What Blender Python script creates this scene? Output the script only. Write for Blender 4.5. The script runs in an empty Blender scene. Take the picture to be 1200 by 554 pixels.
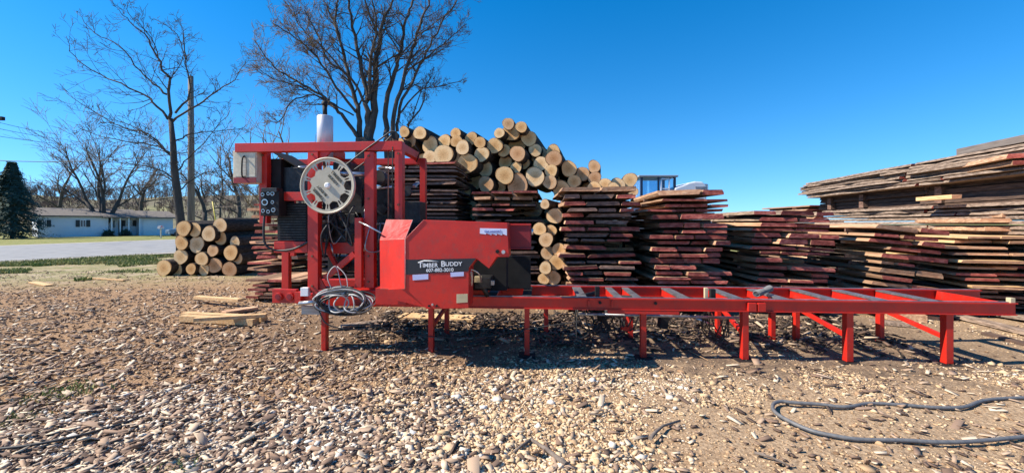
import bpy, bmesh, math, random
import numpy as np
from mathutils import Vector, Matrix, noise
R = math.radians
rng = random.Random(7)
scene = bpy.context.scene
col = scene.collection

# ---------------------------------------------------------------- measuring
F = 480.0; HOR = 262.0; EYE = 1.6            # focal length in photo px, horizon row, eye height
def W(x, y, Y):                               # point at depth Y seen at photo pixel x, y
    return Vector(((x-600)/F*Y, Y, EYE-(y-HOR)/F*Y))
def G(x, y, z=0.0):                           # point on the ground
    Y = F*(EYE-z)/(y-HOR)
    return Vector(((x-600)/F*Y, Y, z))

# ---------------------------------------------------------------- materials
def nt(m):
    m.use_nodes = True
    return m.node_tree.nodes, m.node_tree.links
def ramp(n, stops):
    r = n.new('ShaderNodeValToRGB')
    els = r.color_ramp.elements
    while len(els) < len(stops): els.new(0.5)
    for e, (p, c) in zip(els, stops):
        e.position = p; e.color = (c[0], c[1], c[2], 1)
    return r
def tex(n, l, scale, detail=4, rough=.6, src='Object', stretch=None, dist=0.0):
    tc = n.new('ShaderNodeTexCoord')
    o = tc.outputs[src]
    if stretch:
        mp = n.new('ShaderNodeMapping'); mp.inputs['Scale'].default_value = stretch
        l.new(o, mp.inputs[0]); o = mp.outputs[0]
    t = n.new('ShaderNodeTexNoise'); t.inputs['Scale'].default_value = scale
    t.inputs['Detail'].default_value = detail; t.inputs['Roughness'].default_value = rough
    t.inputs['Distortion'].default_value = dist
    l.new(o, t.inputs['Vector'])
    return t
MATS = {}
def mat(name, c1, c2=None, rough=.6, metal=0, scale=6, stretch=None, bump=.0, bscale=40, lo=.35, hi=.65, rnd=0.0, c3=None, spec=None):
    m = bpy.data.materials.new(name); n, l = nt(m)
    b = n['Principled BSDF']
    b.inputs['Roughness'].default_value = rough; b.inputs['Metallic'].default_value = metal
    if spec is not None: b.inputs['Specular IOR Level'].default_value = spec
    if c2 is None: c2 = tuple(v*.75 for v in c1)
    t = tex(n, l, scale, 6, .65, 'Object', stretch)
    st = [(lo, c1), (hi, c2)]
    if c3: st = [(lo, c1), ((lo+hi)/2, c2), (hi, c3)]
    r = ramp(n, st); l.new(t.outputs['Fac'], r.inputs[0])
    out = r.outputs[0]
    if rnd:
        oi = n.new('ShaderNodeObjectInfo'); mr = n.new('ShaderNodeMapRange')
        mr.inputs[3].default_value = 1-rnd; mr.inputs[4].default_value = 1+rnd
        l.new(oi.outputs['Random'], mr.inputs[0])
        h = n.new('ShaderNodeHueSaturation'); l.new(out, h.inputs['Color']); l.new(mr.outputs[0], h.inputs['Value'])
        out = h.outputs[0]
    l.new(out, b.inputs['Base Color'])
    if bump:
        t2 = tex(n, l, bscale, 5, .7, 'Object', stretch)
        bp = n.new('ShaderNodeBump'); bp.inputs['Strength'].default_value = 1
        bp.inputs['Distance'].default_value = bump
        l.new(t2.outputs['Fac'], bp.inputs['Height']); l.new(bp.outputs[0], b.inputs['Normal'])
    MATS[name] = m
    return m

red = mat('red_paint', (.60,.020,.008), (.45,.016,.010), rough=.42, scale=3, bump=.0015, bscale=30)
# worn red paint: dust and scuffs with their own shape
n, l = nt(red); b = n['Principled BSDF']
src = b.inputs['Base Color'].links[0].from_socket
t = tex(n, l, 9, 8, .75); r = ramp(n, [(.52,(0,0,0)),(.70,(1,1,1))]); l.new(t.outputs['Fac'], r.inputs[0])
mx = n.new('ShaderNodeMixRGB'); mx.inputs[2].default_value = (.30,.045,.035,1)
ml = n.new('ShaderNodeMath'); ml.operation='MULTIPLY'; ml.inputs[1].default_value=.7
l.new(r.outputs[0], ml.inputs[0]); l.new(ml.outputs[0], mx.inputs[0]); l.new(src, mx.inputs[1])
t = tex(n, l, 45, 6, .8, stretch=(1,1,.35)); r = ramp(n, [(.61,(0,0,0)),(.66,(1,1,1))]); l.new(t.outputs['Fac'], r.inputs[0])
mx2 = n.new('ShaderNodeMixRGB'); mx2.inputs[2].default_value = (.12,.06,.045,1)
l.new(r.outputs[0], mx2.inputs[0]); l.new(mx.outputs[0], mx2.inputs[1]); l.new(mx2.outputs[0], b.inputs['Base Color'])

maroon = mat('maroon_paint', (.28,.012,.02), (.19,.012,.018), rough=.6, scale=5)
redpink = mat('glare_streaked_red_paint', (.46,.015,.015), (.44,.10,.09), rough=.6, spec=.25, scale=5, stretch=(3,3,.4), lo=.42, hi=.6)  # pink streaks paint in the sun glare on the red cheek
black = mat('black_steel', (.010,.010,.011), (.02,.019,.019), rough=.7, spec=.25)
decal = mat('black_decal', (.012,.012,.018), (.018,.017,.022), rough=.35)
white = mat('white_lettering', (.8,.8,.8), (.76,.76,.76), rough=.5)
lav = mat('lavender_sticker', (.52,.54,.78), (.46,.48,.7), rough=.4)
blueink = mat('blue_ink', (.05,.09,.4), (.06,.1,.42), rough=.5)
cream = mat('cream_painted_metal', (.62,.56,.42), (.50,.44,.32), rough=.5, scale=5, bump=.001, c3=(.66,.6,.47))
wheelm = mat('wheel_cream_paint', (.56,.50,.38), (.44,.38,.27), rough=.4, metal=0, scale=5)
steel = mat('worn_steel', (.42,.41,.42), (.22,.20,.20), rough=.38, metal=.7, scale=12, bump=.001)
brsteel = mat('bright_steel', (.62,.62,.63), (.45,.45,.46), rough=.3, metal=.85, scale=8)
greasy = mat('greasy_engine_metal', (.05,.05,.052), (.018,.017,.017), rough=.45, metal=.5, scale=14, bump=.003)
rubber = mat('black_rubber', (.02,.02,.02), (.035,.034,.034), rough=.55)
greyhose = mat('dusty_grey_hose', (.095,.10,.11), (.16,.155,.15), rough=.55, scale=30)
muff = mat('heat_stained_aluminium', (.66,.65,.66), (.50,.46,.45), rough=.4, metal=.35, scale=4, stretch=(1,1,.5))
rust = mat('rusty_steel', (.12,.05,.03), (.2,.1,.06), rough=.8, scale=15, bump=.002)
tan = mat('tan_plate', (.55,.45,.28), (.45,.36,.2), rough=.6)
whiteblock = mat('weathered_pale_wood', (.6,.56,.47), (.42,.37,.29), rough=.85, scale=6, stretch=(1,8,8))
wirewhite = mat('grey_white_cable', (.5,.5,.48), (.36,.36,.35), rough=.5)

def woodmat(name, a, bb, c, end=False, rnd=.25, sc=(14,.8,20)):
    m = bpy.data.materials.new(name); n, l = nt(m); b = n['Principled BSDF']
    b.inputs['Roughness'].default_value = .85; b.inputs['Specular IOR Level'].default_value = .2
    geo = n.new('ShaderNodeNewGeometry'); oi = n.new('ShaderNodeObjectInfo')
    tc = n.new('ShaderNodeTexCoord')
    va = n.new('ShaderNodeVectorMath'); va.operation='ADD'
    cb = n.new('ShaderNodeCombineXYZ')
    mm = n.new('ShaderNodeMath'); mm.operation='MULTIPLY'; mm.inputs[1].default_value = 37
    l.new(oi.outputs['Random'], mm.inputs[0]); l.new(mm.outputs[0], cb.inputs[0]); l.new(mm.outputs[0], cb.inputs[1])
    l.new(geo.outputs['Position'], va.inputs[0]); l.new(cb.outputs[0], va.inputs[1])
    mp = n.new('ShaderNodeMapping'); mp.inputs['Scale'].default_value = (6,6,14) if end else sc
    l.new(va.outputs[0], mp.inputs[0])
    t = n.new('ShaderNodeTexNoise'); t.inputs['Scale'].default_value = 1.6; t.inputs['Detail'].default_value = 7
    t.inputs['Roughness'].default_value = .7
    l.new(mp.outputs[0], t.inputs['Vector'])
    r = ramp(n, [(.34,a),(.5,bb),(.66,c)]); l.new(t.outputs['Fac'], r.inputs[0])
    mr = n.new('ShaderNodeMapRange'); mr.inputs[3].default_value = 1-rnd; mr.inputs[4].default_value = 1+rnd
    l.new(oi.outputs['Random'], mr.inputs[0])
    h = n.new('ShaderNodeHueSaturation'); l.new(r.outputs[0], h.inputs['Color']); l.new(mr.outputs[0], h.inputs['Value'])
    l.new(h.outputs[0], b.inputs['Base Color'])
    bp = n.new('ShaderNodeBump'); bp.inputs['Distance'].default_value = .012; bp.inputs['Strength'].default_value = .8
    l.new(t.outputs['Fac'], bp.inputs['Height']); l.new(bp.outputs[0], b.inputs['Normal'])
    return m
side_old = woodmat('weathered_board_side', (.20,.11,.065), (.36,.21,.125), (.52,.35,.22), rnd=.4)
side_bark = woodmat('barky_slab_edge', (.065,.048,.038), (.25,.18,.135), (.46,.355,.275), sc=(22,3.0,34))
side_fresh = woodmat('fresh_board_side', (.5,.28,.13), (.62,.40,.2), (.68,.48,.27), rnd=.12)
side_dark = woodmat('dark_board_side', (.05,.035,.03), (.10,.065,.05), (.17,.11,.08))  # dark wood; also puts shade into stack gaps and inner boards
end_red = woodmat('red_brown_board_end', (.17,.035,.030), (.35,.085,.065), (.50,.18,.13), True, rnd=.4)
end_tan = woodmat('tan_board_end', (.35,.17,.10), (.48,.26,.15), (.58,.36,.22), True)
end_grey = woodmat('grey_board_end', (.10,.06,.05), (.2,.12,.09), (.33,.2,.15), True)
bark = woodmat('log_bark', (.018,.014,.012), (.045,.034,.027), (.10,.078,.062), sc=(18,4,18))
# cut face of a log: rings round its own centre, knots and cracks
cutm = bpy.data.materials.new('log_cut_face'); n, l = nt(cutm); b = n['Principled BSDF']
b.inputs['Roughness'].default_value = .9; b.inputs['Specular IOR Level'].default_value = .15
tc = n.new('ShaderNodeTexCoord'); mp = n.new('ShaderNodeMapping'); mp.inputs['Scale'].default_value = (1,0,1)
l.new(tc.outputs['Object'], mp.inputs[0])
dn = tex(n, l, 3, 3); vm = n.new('ShaderNodeVectorMath'); vm.operation='MULTIPLY_ADD'
vm.inputs[1].default_value = (.12,0,.12); l.new(dn.outputs['Color'], vm.inputs[0]); l.new(mp.outputs[0], vm.inputs[2])
wv = n.new('ShaderNodeTexWave'); wv.wave_type='RINGS'; wv.rings_direction='SPHERICAL'
wv.inputs['Scale'].default_value = 22; wv.inputs['Distortion'].default_value = 1.5; wv.inputs['Detail'].default_value = 3
l.new(vm.outputs[0], wv.inputs['Vector'])
oi = n.new('ShaderNodeObjectInfo')
r1 = ramp(n, [(0,(.70,.42,.19)),(.35,(.82,.54,.27)),(.75,(.86,.62,.36)),(1,(.60,.35,.19))]); l.new(oi.outputs['Random'], r1.inputs[0])
nz = tex(n, l, 9, 6, .7)
r2 = ramp(n, [(.3,(.62,.52,.42)),(.5,(1,1,1))]); l.new(nz.outputs['Fac'], r2.inputs[0])
m1 = n.new('ShaderNodeMixRGB'); m1.blend_type='MULTIPLY'; m1.inputs[0].default_value=.6
l.new(r1.outputs[0], m1.inputs[1]); l.new(r2.outputs[0], m1.inputs[2])
r3 = ramp(n, [(0,(.72,.66,.6)),(.5,(1,1,1))]); l.new(wv.outputs['Fac'], r3.inputs[0])
m2 = n.new('ShaderNodeMixRGB'); m2.blend_type='MULTIPLY'; m2.inputs[0].default_value=.6
l.new(m1.outputs[0], m2.inputs[1]); l.new(r3.outputs[0], m2.inputs[2])
ln=n.new('ShaderNodeVectorMath'); ln.operation='LENGTH'; l.new(mp.outputs[0],ln.inputs[0])
hr=ramp(n,[(.0,(.62,.50,.40)),(.12,(.80,.70,.60)),(.5,(.95,.88,.80)),(.62,(1.0,1.0,1.0)),(.90,(1,1,1)),(.97,(.62,.52,.44))])
dn2=n.new('ShaderNodeMath'); dn2.operation='MULTIPLY_ADD'; dn2.inputs[1].default_value=.22; l.new(nz.outputs['Fac'],dn2.inputs[0]); l.new(ln.outputs['Value'],dn2.inputs[2])
sb_=n.new('ShaderNodeMath'); sb_.operation='SUBTRACT'; sb_.inputs[1].default_value=.11; l.new(dn2.outputs[0],sb_.inputs[0]); l.new(sb_.outputs[0],hr.inputs[0])
m3=n.new('ShaderNodeMixRGB'); m3.blend_type='MULTIPLY'; m3.inputs[0].default_value=1; l.new(m2.outputs[0],m3.inputs[1]); l.new(hr.outputs[0],m3.inputs[2])
sp=n.new('ShaderNodeSeparateXYZ'); l.new(tc.outputs['Object'],sp.inputs[0]); at2=n.new('ShaderNodeMath'); at2.operation='ARCTAN2'; l.new(sp.outputs[0],at2.inputs[0]); l.new(sp.outputs[2],at2.inputs[1])
cbx=n.new('ShaderNodeCombineXYZ'); mr1=n.new('ShaderNodeMath'); mr1.operation='MULTIPLY'; mr1.inputs[1].default_value=53; l.new(oi.outputs['Random'],mr1.inputs[0])
ml1=n.new('ShaderNodeMath'); ml1.operation='MULTIPLY'; ml1.inputs[1].default_value=.5; l.new(ln.outputs['Value'],ml1.inputs[0])
l.new(at2.outputs[0],cbx.inputs[0]); l.new(mr1.outputs[0],cbx.inputs[1]); l.new(ml1.outputs[0],cbx.inputs[2])
nc=n.new('ShaderNodeTexNoise'); nc.inputs['Scale'].default_value=2.6; nc.inputs['Detail'].default_value=2; l.new(cbx.outputs[0],nc.inputs['Vector'])
rc=ramp(n,[(.485,(1,1,1)),(.497,(.25,.18,.13)),(.503,(.25,.18,.13)),(.515,(1,1,1))]); l.new(nc.outputs['Fac'],rc.inputs[0])
m4=n.new('ShaderNodeMixRGB'); m4.blend_type='MULTIPLY'; l.new(m3.outputs[0],m4.inputs[1]); l.new(rc.outputs[0],m4.inputs[2])
cr_=n.new('ShaderNodeMapRange'); cr_.inputs[1].default_value=.35; cr_.inputs[2].default_value=.8; cr_.inputs[3].default_value=.75; cr_.inputs[4].default_value=0; l.new(ln.outputs['Value'],cr_.inputs[0]); l.new(cr_.outputs[0],m4.inputs[0])
l.new(m4.outputs[0], b.inputs['Base Color'])
bp = n.new('ShaderNodeBump'); bp.inputs['Distance'].default_value=.006; l.new(nz.outputs['Fac'], bp.inputs['Height']); l.new(bp.outputs[0], b.inputs['Normal'])

treebark = mat('tree_bark', (.085,.070,.058), (.045,.037,.032), rough=.95, scale=5, stretch=(1,1,.25), bump=.03, bscale=9)
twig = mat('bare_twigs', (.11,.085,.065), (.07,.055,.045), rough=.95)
twiggold = mat('budding_golden_twigs', (.27,.18,.09), (.14,.10,.06), rough=.95)
woodsm = mat('distant_bare_woods', (.085,.062,.055), (.13,.095,.08), rough=1, scale=.05)
needle = mat('spruce_needles', (.022,.045,.035), (.04,.075,.05), rough=.9, scale=1.5)
grassm = mat('grass_blades', (.15,.20,.04), (.34,.31,.13), rough=.9, scale=1.2, lo=.42, hi=.58)
polewood = mat('grey_pole_wood', (.25,.22,.19), (.16,.14,.12), rough=.95, scale=4, stretch=(4,4,.3), bump=.01)
siding = mat('white_siding', (.74,.77,.82), (.68,.72,.78), rough=.7, scale=1)
roofm = mat('grey_brown_shingles', (.17,.145,.125), (.12,.105,.095), rough=.95, scale=3)
shutter = mat('dark_shutters', (.02,.025,.03), (.03,.03,.035), rough=.6)
glassm = mat('window_glass', (.05,.07,.10), (.06,.09,.13), rough=.08, spec=.8)
plastwhite = mat('white_vehicle_paint', (.78,.79,.8), (.72,.73,.74), rough=.35)
yellow = mat('yellow_plastic', (.65,.5,.05), (.6,.45,.05), rough=.5)
mailm = mat('white_mailbox_metal', (.7,.62,.62), (.6,.5,.5), rough=.4)

# ---------------------------------------------------------------- mesh builder
class MB:
    def __init__(s): s.v=[]; s.f=[]; s.m=[]; s.sm=[]
    def quad(s, pts, mi=0, sm=False):
        k=len(s.v); s.v += [tuple(p) for p in pts]; s.f.append(tuple(range(k,k+len(pts)))); s.m.append(mi); s.sm.append(sm)
    def box(s, x0,x1,y0,y1,z0,z1, mi=0, M=None):
        k=len(s.v)
        P=[Vector((x,y,z)) for z in (z0,z1) for y in (y0,y1) for x in (x0,x1)]
        if M is not None: P=[M@p for p in P]
        s.v += [tuple(p) for p in P]
        for f in ((0,2,3,1),(4,5,7,6),(0,1,5,4),(2,6,7,3),(0,4,6,2),(1,3,7,5)):
            s.f.append(tuple(k+i for i in f)); s.m.append(mi); s.sm.append(False)
        return s
    def bar(s, a, b, w, h, mi=0, up=(0,0,1)):
        a=Vector(a); b=Vector(b); d=b-a; L=d.length; d.normalize()
        up=Vector(up)
        if abs(d.dot(up))>.98: up=Vector((0,1,0))
        x=d.cross(up).normalized(); z=x.cross(d).normalized()
        Mx=Matrix((x,d,z)).transposed().to_4x4(); Mx.translation=a
        return s.box(-w/2,w/2,0,L,-h/2,h/2,mi,Mx)
    def tube(s, pts, rad, n=8, mi=0, cap=True, sm=True):
        pts=[Vector(p) for p in pts]
        if not hasattr(rad,'__len__'): rad=[rad]*len(pts)
        k0=len(s.v); prev=None
        for i,p in enumerate(pts):
            d=(pts[min(i+1,len(pts)-1)]-pts[max(i-1,0)])
            if d.length<1e-9: d=Vector((0,0,1))
            d.normalize()
            if prev is None:
                a=Vector((0,0,1)) if abs(d.z)<.9 else Vector((1,0,0))
                x=d.cross(a).normalized()
            else:
                x=(prev-d*prev.dot(d))
                x = x.normalized() if x.length>1e-6 else d.orthogonal().normalized()
            prev=x; y=d.cross(x)
            for j in range(n):
                a=2*math.pi*j/n; q=p+(x*math.cos(a)+y*math.sin(a))*rad[i]; s.v.append((q.x,q.y,q.z))
        for i in range(len(pts)-1):
            for j in range(n):
                a=k0+i*n+j; b_=k0+i*n+(j+1)%n
                s.f.append((a,b_,b_+n,a+n)); s.m.append(mi); s.sm.append(sm)
        if cap:
            s.f.append(tuple(k0+j for j in reversed(range(n)))); s.m.append(mi); s.sm.append(False)
            e=k0+(len(pts)-1)*n
            s.f.append(tuple(e+j for j in range(n))); s.m.append(mi); s.sm.append(False)
        return s
    def cyl(s, a, b, r, n=20, mi=0): return s.tube([a,b], r, n, mi)
    def prism(s, poly, v0, v1, mi=0):        # polygon in (u,z) extruded along y
        k=len(s.v); N=len(poly)
        s.v += [(u,v0,z) for u,z in poly]+[(u,v1,z) for u,z in poly]
        s.f.append(tuple(k+i for i in range(N))); s.m.append(mi); s.sm.append(False)
        s.f.append(tuple(k+N+i for i in reversed(range(N)))); s.m.append(mi); s.sm.append(False)
        for i in range(N):
            j=(i+1)%N; s.f.append((k+j,k+i,k+N+i,k+N+j)); s.m.append(mi); s.sm.append(False)
        return s
    def build(s, name, mats, parent=None, bevel=0, fix=True):
        me=bpy.data.meshes.new(name); me.from_pydata(s.v,[],s.f)
        me.polygons.foreach_set('material_index', s.m); me.polygons.foreach_set('use_smooth', s.sm)
        if not isinstance(mats,(list,tuple)): mats=[mats]
        for m in mats: me.materials.append(m)
        if fix or bevel:
            bm=bmesh.new(); bm.from_mesh(me)
            bmesh.ops.recalc_face_normals(bm, faces=bm.faces)
            if bevel:
                ed=[e for e in bm.edges if len(e.link_faces)==2 and e.calc_face_angle(0)>.6]
                bmesh.ops.bevel(bm, geom=ed, offset=bevel, segments=2, affect='EDGES', profile=.6)
            bm.to_mesh(me); bm.free()
        me.update()
        o=bpy.data.objects.new(name, me); col.objects.link(o)
        if parent: o.parent=parent
        return o
def npmesh(name, verts, faces, mats, attr=None, smooth=False):   # fast mesh from numpy, all faces same size
    me=bpy.data.meshes.new(name); k=faces.shape[1]
    me.vertices.add(len(verts)); me.vertices.foreach_set('co', verts.astype(np.float32).ravel())
    me.loops.add(faces.size); me.loops.foreach_set('vertex_index', faces.astype(np.int32).ravel())
    me.polygons.add(len(faces)); me.polygons.foreach_set('loop_start', np.arange(0,faces.size,k,dtype=np.int32))
    me.update(calc_edges=True)
    if smooth: me.polygons.foreach_set('use_smooth', np.ones(len(faces),bool))
    if attr is not None:
        a=me.attributes.new('rnd','FLOAT','POINT'); a.data.foreach_set('value', attr.astype(np.float32))
    for m in mats: me.materials.append(m)
    o=bpy.data.objects.new(name, me); col.objects.link(o)
    return o
def tag(o, label=None, cat=None, group=None, kind=None):
    if label: o['label']=label
    if cat: o['category']=cat
    if group: o['group']=group
    if kind: o['kind']=kind
    return o
def empty(name, loc=(0,0,0), rz=0):
    o=bpy.data.objects.new(name,None); o.location=loc; o.rotation_euler=(0,0,rz); o.empty_display_size=.2
    col.objects.link(o); return o

# ---------------------------------------------------------------- ground
def gz(x, y):
    k = max(0., min(1., (14-abs(x))/4))*max(0.,min(1.,(16-y)/6))
    return .028*k*noise.noise(Vector((x*1.3,y*1.3,0))) + .012*k*noise.noise(Vector((x*5,y*5,3)))
def axis(lo, hi, a, b, step, g=1.25):
    v=list(np.arange(a,b+1e-6,step)); s=step
    while v[-1]<hi: s*=g; v.append(v[-1]+s)
    s=step
    while v[0]>lo: s*=g; v.insert(0,v[0]-s)
    return v
xs=axis(-900,900,-9,9,.08); ys=axis(-40,1500,2,11,.08)
V=np.array([(x,y,gz(x,y)) for y in ys for x in xs]); nx=len(xs); ny=len(ys)
I=np.arange(nx*ny).reshape(ny,nx)
Fc=np.stack([I[:-1,:-1],I[:-1,1:],I[1:,1:],I[1:,:-1]],-1).reshape(-1,4)
gm=bpy.data.materials.new('gravel_and_dirt_ground'); n,l=nt(gm); b=n['Principled BSDF']; b.inputs['Roughness'].default_value=.95
b.inputs['Specular IOR Level'].default_value=.15
geo=n.new('ShaderNodeNewGeometry')
def gtex(scale, det=6, rough=.65, off=0):
    mp=n.new('ShaderNodeMapping'); mp.inputs['Location'].default_value=(off,off*1.7,0)
    l.new(geo.outputs['Position'], mp.inputs[0])
    t=n.new('ShaderNodeTexNoise'); t.inputs['Scale'].default_value=scale; t.inputs['Detail'].default_value=det; t.inputs['Roughness'].default_value=rough
    l.new(mp.outputs[0], t.inputs['Vector']); return t
def gmix(f, a, b_, typ='MIX'):
    m=n.new('ShaderNodeMixRGB'); m.blend_type=typ
    if isinstance(f,(int,float)): m.inputs[0].default_value=f
    else: l.new(f, m.inputs[0])
    for i,v in ((1,a),(2,b_)):
        if isinstance(v,tuple): m.inputs[i].default_value=(*v,1)
        else: l.new(v, m.inputs[i])
    return m.outputs[0]
def gmath(op,a,b_=0.,c=None):
    m=n.new('ShaderNodeMath'); m.operation=op
    for i,v in enumerate((a,b_)):
        if isinstance(v,(int,float)): m.inputs[i].default_value=v
        else: l.new(v,m.inputs[i])
    return m.outputs[0]
def gramp(f, lo, hi, a=0., b_=1.):
    m=n.new('ShaderNodeMapRange'); m.inputs[1].default_value=lo; m.inputs[2].default_value=hi; m.inputs[3].default_value=a; m.inputs[4].default_value=b_
    l.new(f,m.inputs[0]); return m.outputs[0]
sx=n.new('ShaderNodeSeparateXYZ'); l.new(geo.outputs['Position'], sx.inputs[0]); PX,PY=sx.outputs[0],sx.outputs[1]
fine=gtex(38,8,.75).outputs['Fac']; mid=gtex(4.5,6,.7,3).outputs['Fac']; big=gtex(.7,4,.6,9).outputs['Fac']
cc=ramp(n,[(.30,(.10,.066,.042)),(.44,(.28,.200,.130)),(.58,(.43,.330,.225)),(.72,(.58,.48,.36))]); l.new(fine, cc.inputs[0]); base=cc.outputs[0]
# brown chip-strewn left, greyer dirt to the right, pale fine gravel at bottom left
brown=gmix(1.0, base, (.88,.73,.61), 'MULTIPLY'); grey=gmix(1.0, base, (.98,.92,.86), 'MULTIPLY')
xw=gmath('ADD', PX, gmath('MULTIPLY', mid, 2.0))
c=gmix(gramp(xw,1.2,2.6), brown, grey)
pale=gmix(fine, (.28,.26,.24), (.60,.57,.53))
pm=gmath('MULTIPLY', gramp(gmath('ADD', PX, gmath('MULTIPLY', mid,1.2)), -1.7, -.9, 1, 0), gramp(gmath('ADD', PY, gmath('MULTIPLY', mid,1.5)), 4.1, 3.5, 0, 1))
pm=gmath('MULTIPLY', pm, gramp(big,.35,.55))
c=gmix(pm, c, pale)
# band before and under the saw: some oil and sawdust, bed shade painted in
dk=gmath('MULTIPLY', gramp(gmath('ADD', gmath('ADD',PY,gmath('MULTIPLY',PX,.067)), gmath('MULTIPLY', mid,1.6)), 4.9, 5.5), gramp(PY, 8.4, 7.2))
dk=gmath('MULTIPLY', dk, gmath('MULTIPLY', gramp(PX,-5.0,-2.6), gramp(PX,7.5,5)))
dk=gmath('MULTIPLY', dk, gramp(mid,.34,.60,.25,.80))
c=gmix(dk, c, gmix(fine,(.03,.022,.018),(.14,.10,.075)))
# lawn and verge further away
gr=ramp(n,[(.35,(.11,.15,.035)),(.5,(.22,.22,.075)),(.65,(.34,.29,.14))]); l.new(gtex(2.2,8,.75,5).outputs['Fac'], gr.inputs[0])
gv=ramp(n,[(.38,(.12,.16,.04)),(.48,(.26,.22,.11)),(.6,(.42,.33,.23))]); l.new(gtex(1.6,9,.8,15).outputs['Fac'], gv.inputs[0])
vy=gmath('ADD', gmath('ADD', PY, gmath('MULTIPLY', PX,-.25)), gmath('MULTIPLY', mid,5.))
c=gmix(gmath('MULTIPLY', gramp(vy,14.5,18), gramp(PX,-5,-7)), c, gv.outputs[0])
c=gmix(gramp(PY,21,24), c, gr.outputs[0])
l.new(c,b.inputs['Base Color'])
vo=n.new('ShaderNodeTexVoronoi'); vo.inputs['Scale'].default_value=30; l.new(geo.outputs['Position'], vo.inputs['Vector'])
hh=gmath('ADD', gmath('MULTIPLY', fine, 1.0), gmath('MULTIPLY', vo.outputs['Distance'], -.9))
bp=n.new('ShaderNodeBump'); bp.inputs['Distance'].default_value=.012; bp.inputs['Strength'].default_value=.8
l.new(hh, bp.inputs['Height']); l.new(bp.outputs[0], b.inputs['Normal'])
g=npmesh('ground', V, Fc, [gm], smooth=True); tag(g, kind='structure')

# road
rd=bpy.data.materials.new('pale_road_asphalt'); n,l=nt(rd); b=n['Principled BSDF']; b.inputs['Roughness'].default_value=.9
t=tex(n,l,1.2,8,.7); r=ramp(n,[(.3,(.17,.17,.172)),(.5,(.235,.235,.235)),(.7,(.29,.285,.28))]); l.new(t.outputs['Fac'],r.inputs[0]); l.new(r.outputs[0],b.inputs['Base Color'])
def gsheet(name, pts, m, z, th=None):
    q=MB(); q.quad([(p[0],p[1],z) for p in pts]); o=q.build(name,m,fix=False)
    o.data.update(); return tag(o,kind='structure')
n0=G(0,307); n1=G(200,296.5); dn_=(n1-n0).normalized(); f0=G(0,289); f1=G(200,281.5); df=(f1-f0).normalized()
nA=n0-dn_*14; nB=n1+dn_*70; fA=f0-df*25; fB=f1+df*55
side=Vector((dn_.y,-dn_.x,0))
shm=mat('gravel_shoulder',(.30,.27,.23),(.42,.38,.33),rough=.95,scale=6)
gsheet('road_shoulder',[nA+side*.9,nB+side*.9,fB-Vector((1.2,0,0)),fA-Vector((1.2,0,0))],shm,.012+.03)
gsheet('road',[nA,nB,fB,fA],rd,.05)
lm=mat('worn_white_road_paint',(.62,.62,.60),(.45,.45,.44),rough=.8,scale=3)
gsheet('road_edge_line',[nA-side*.35,nB-side*.35,nB-side*.5,nA-side*.5],lm,.055)

# gravel: every stone real
rs=np.random.RandomState(3)
phi=(1+5**.5)/2
ico=np.array([(-1,phi,0),(1,phi,0),(-1,-phi,0),(1,-phi,0),(0,-1,phi),(0,1,phi),(0,-1,-phi),(0,1,-phi),(phi,0,-1),(phi,0,1),(-phi,0,-1),(-phi,0,1)])/math.hypot(1,phi)
icf=np.array([(0,11,5),(0,5,1),(0,1,7),(0,7,10),(0,10,11),(1,5,9),(5,11,4),(11,10,2),(10,7,6),(7,1,8),(3,9,4),(3,4,2),(3,2,6),(3,6,8),(3,8,9),(4,9,5),(2,4,11),(6,2,10),(8,6,7),(9,8,1)])
def fbm(x,y,s,o):
    return np.array([noise.noise(Vector((a*s+o,b_*s,o))) for a,b_ in zip(x,y)])
def scatter(N, dens):
    out=[]
    y=2.35+(rs.rand(N)**1.5)*11.5
    x=(rs.rand(N)*2-1)*1.36*y
    nn=fbm(x,y,.8,1)
    keep=rs.rand(N)<dens(x,y,nn)
    return x[keep],y[keep],nn[keep]
def dstone(x,y,nn):
    u=x/y
    d=np.full(len(x),.25)
    d+=.7*np.exp(-((u+.10)/.42)**2)*(y<5.2+nn)              # loose gravel bank in the middle
    d+=.25*(nn>.1)
    d=np.where((u>.33), d*.35+.30*(nn>.12), d)
    d=np.where((y>4.75-.067*x), d*.35, d)
    d=np.where((u<-.9)&(y<3.9), d*.8, d)
    return np.clip(d,0,1)*np.where((y>9.8)|((y>6.8)&(x>-2)),.5,1)
x,y,nn=scatter(460000,dstone); N=len(x)
sz=np.clip(np.exp(rs.randn(N)*.62)*.0056,.0026,.034)*(1+.12*np.exp(-((x/y+.08)/.3)**2))
S=np.stack([sz*(.8+.6*rs.rand(N)), sz*(.7+.5*rs.rand(N)), sz*(.3+.35*rs.rand(N))],-1)
P=ico[None]*(.5+.95*rs.rand(N,12,1)); P=P*S[:,None]
a=rs.rand(N)*6.283; ca,sa=np.cos(a)[:,None],np.sin(a)[:,None]
tl=(rs.rand(N)-.5)[:,None]*1.0; ct,st_=np.cos(tl),np.sin(tl)
Y1=P[:,:,1]*ct-P[:,:,2]*st_; Z1=P[:,:,1]*st_+P[:,:,2]*ct; X1=P[:,:,0]
zg=np.array([gz(p,q) for p,q in zip(x,y)])
Vv=np.stack([X1*ca-Y1*sa+x[:,None], X1*sa+Y1*ca+y[:,None], Z1+(zg+S[:,2]*.45)[:,None]],-1).reshape(-1,3)
Ff=(icf[None]+(np.arange(N)*12)[:,None,None]).reshape(-1,3)
u=x/y
warm=.40+.22*nn+.30*rs.randn(N)*.5
warm=np.where((y>4.6)&(u<.2), warm-.16, warm)
warm=np.where((y<4.6)&(u<-.3)&(u>-.8), warm-.08, warm)               # browner further back
warm=np.where((y<4.2)&(u>-.35)&(u<.45), warm+.22, warm)     # pale cream limestone in the foreground bank
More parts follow.
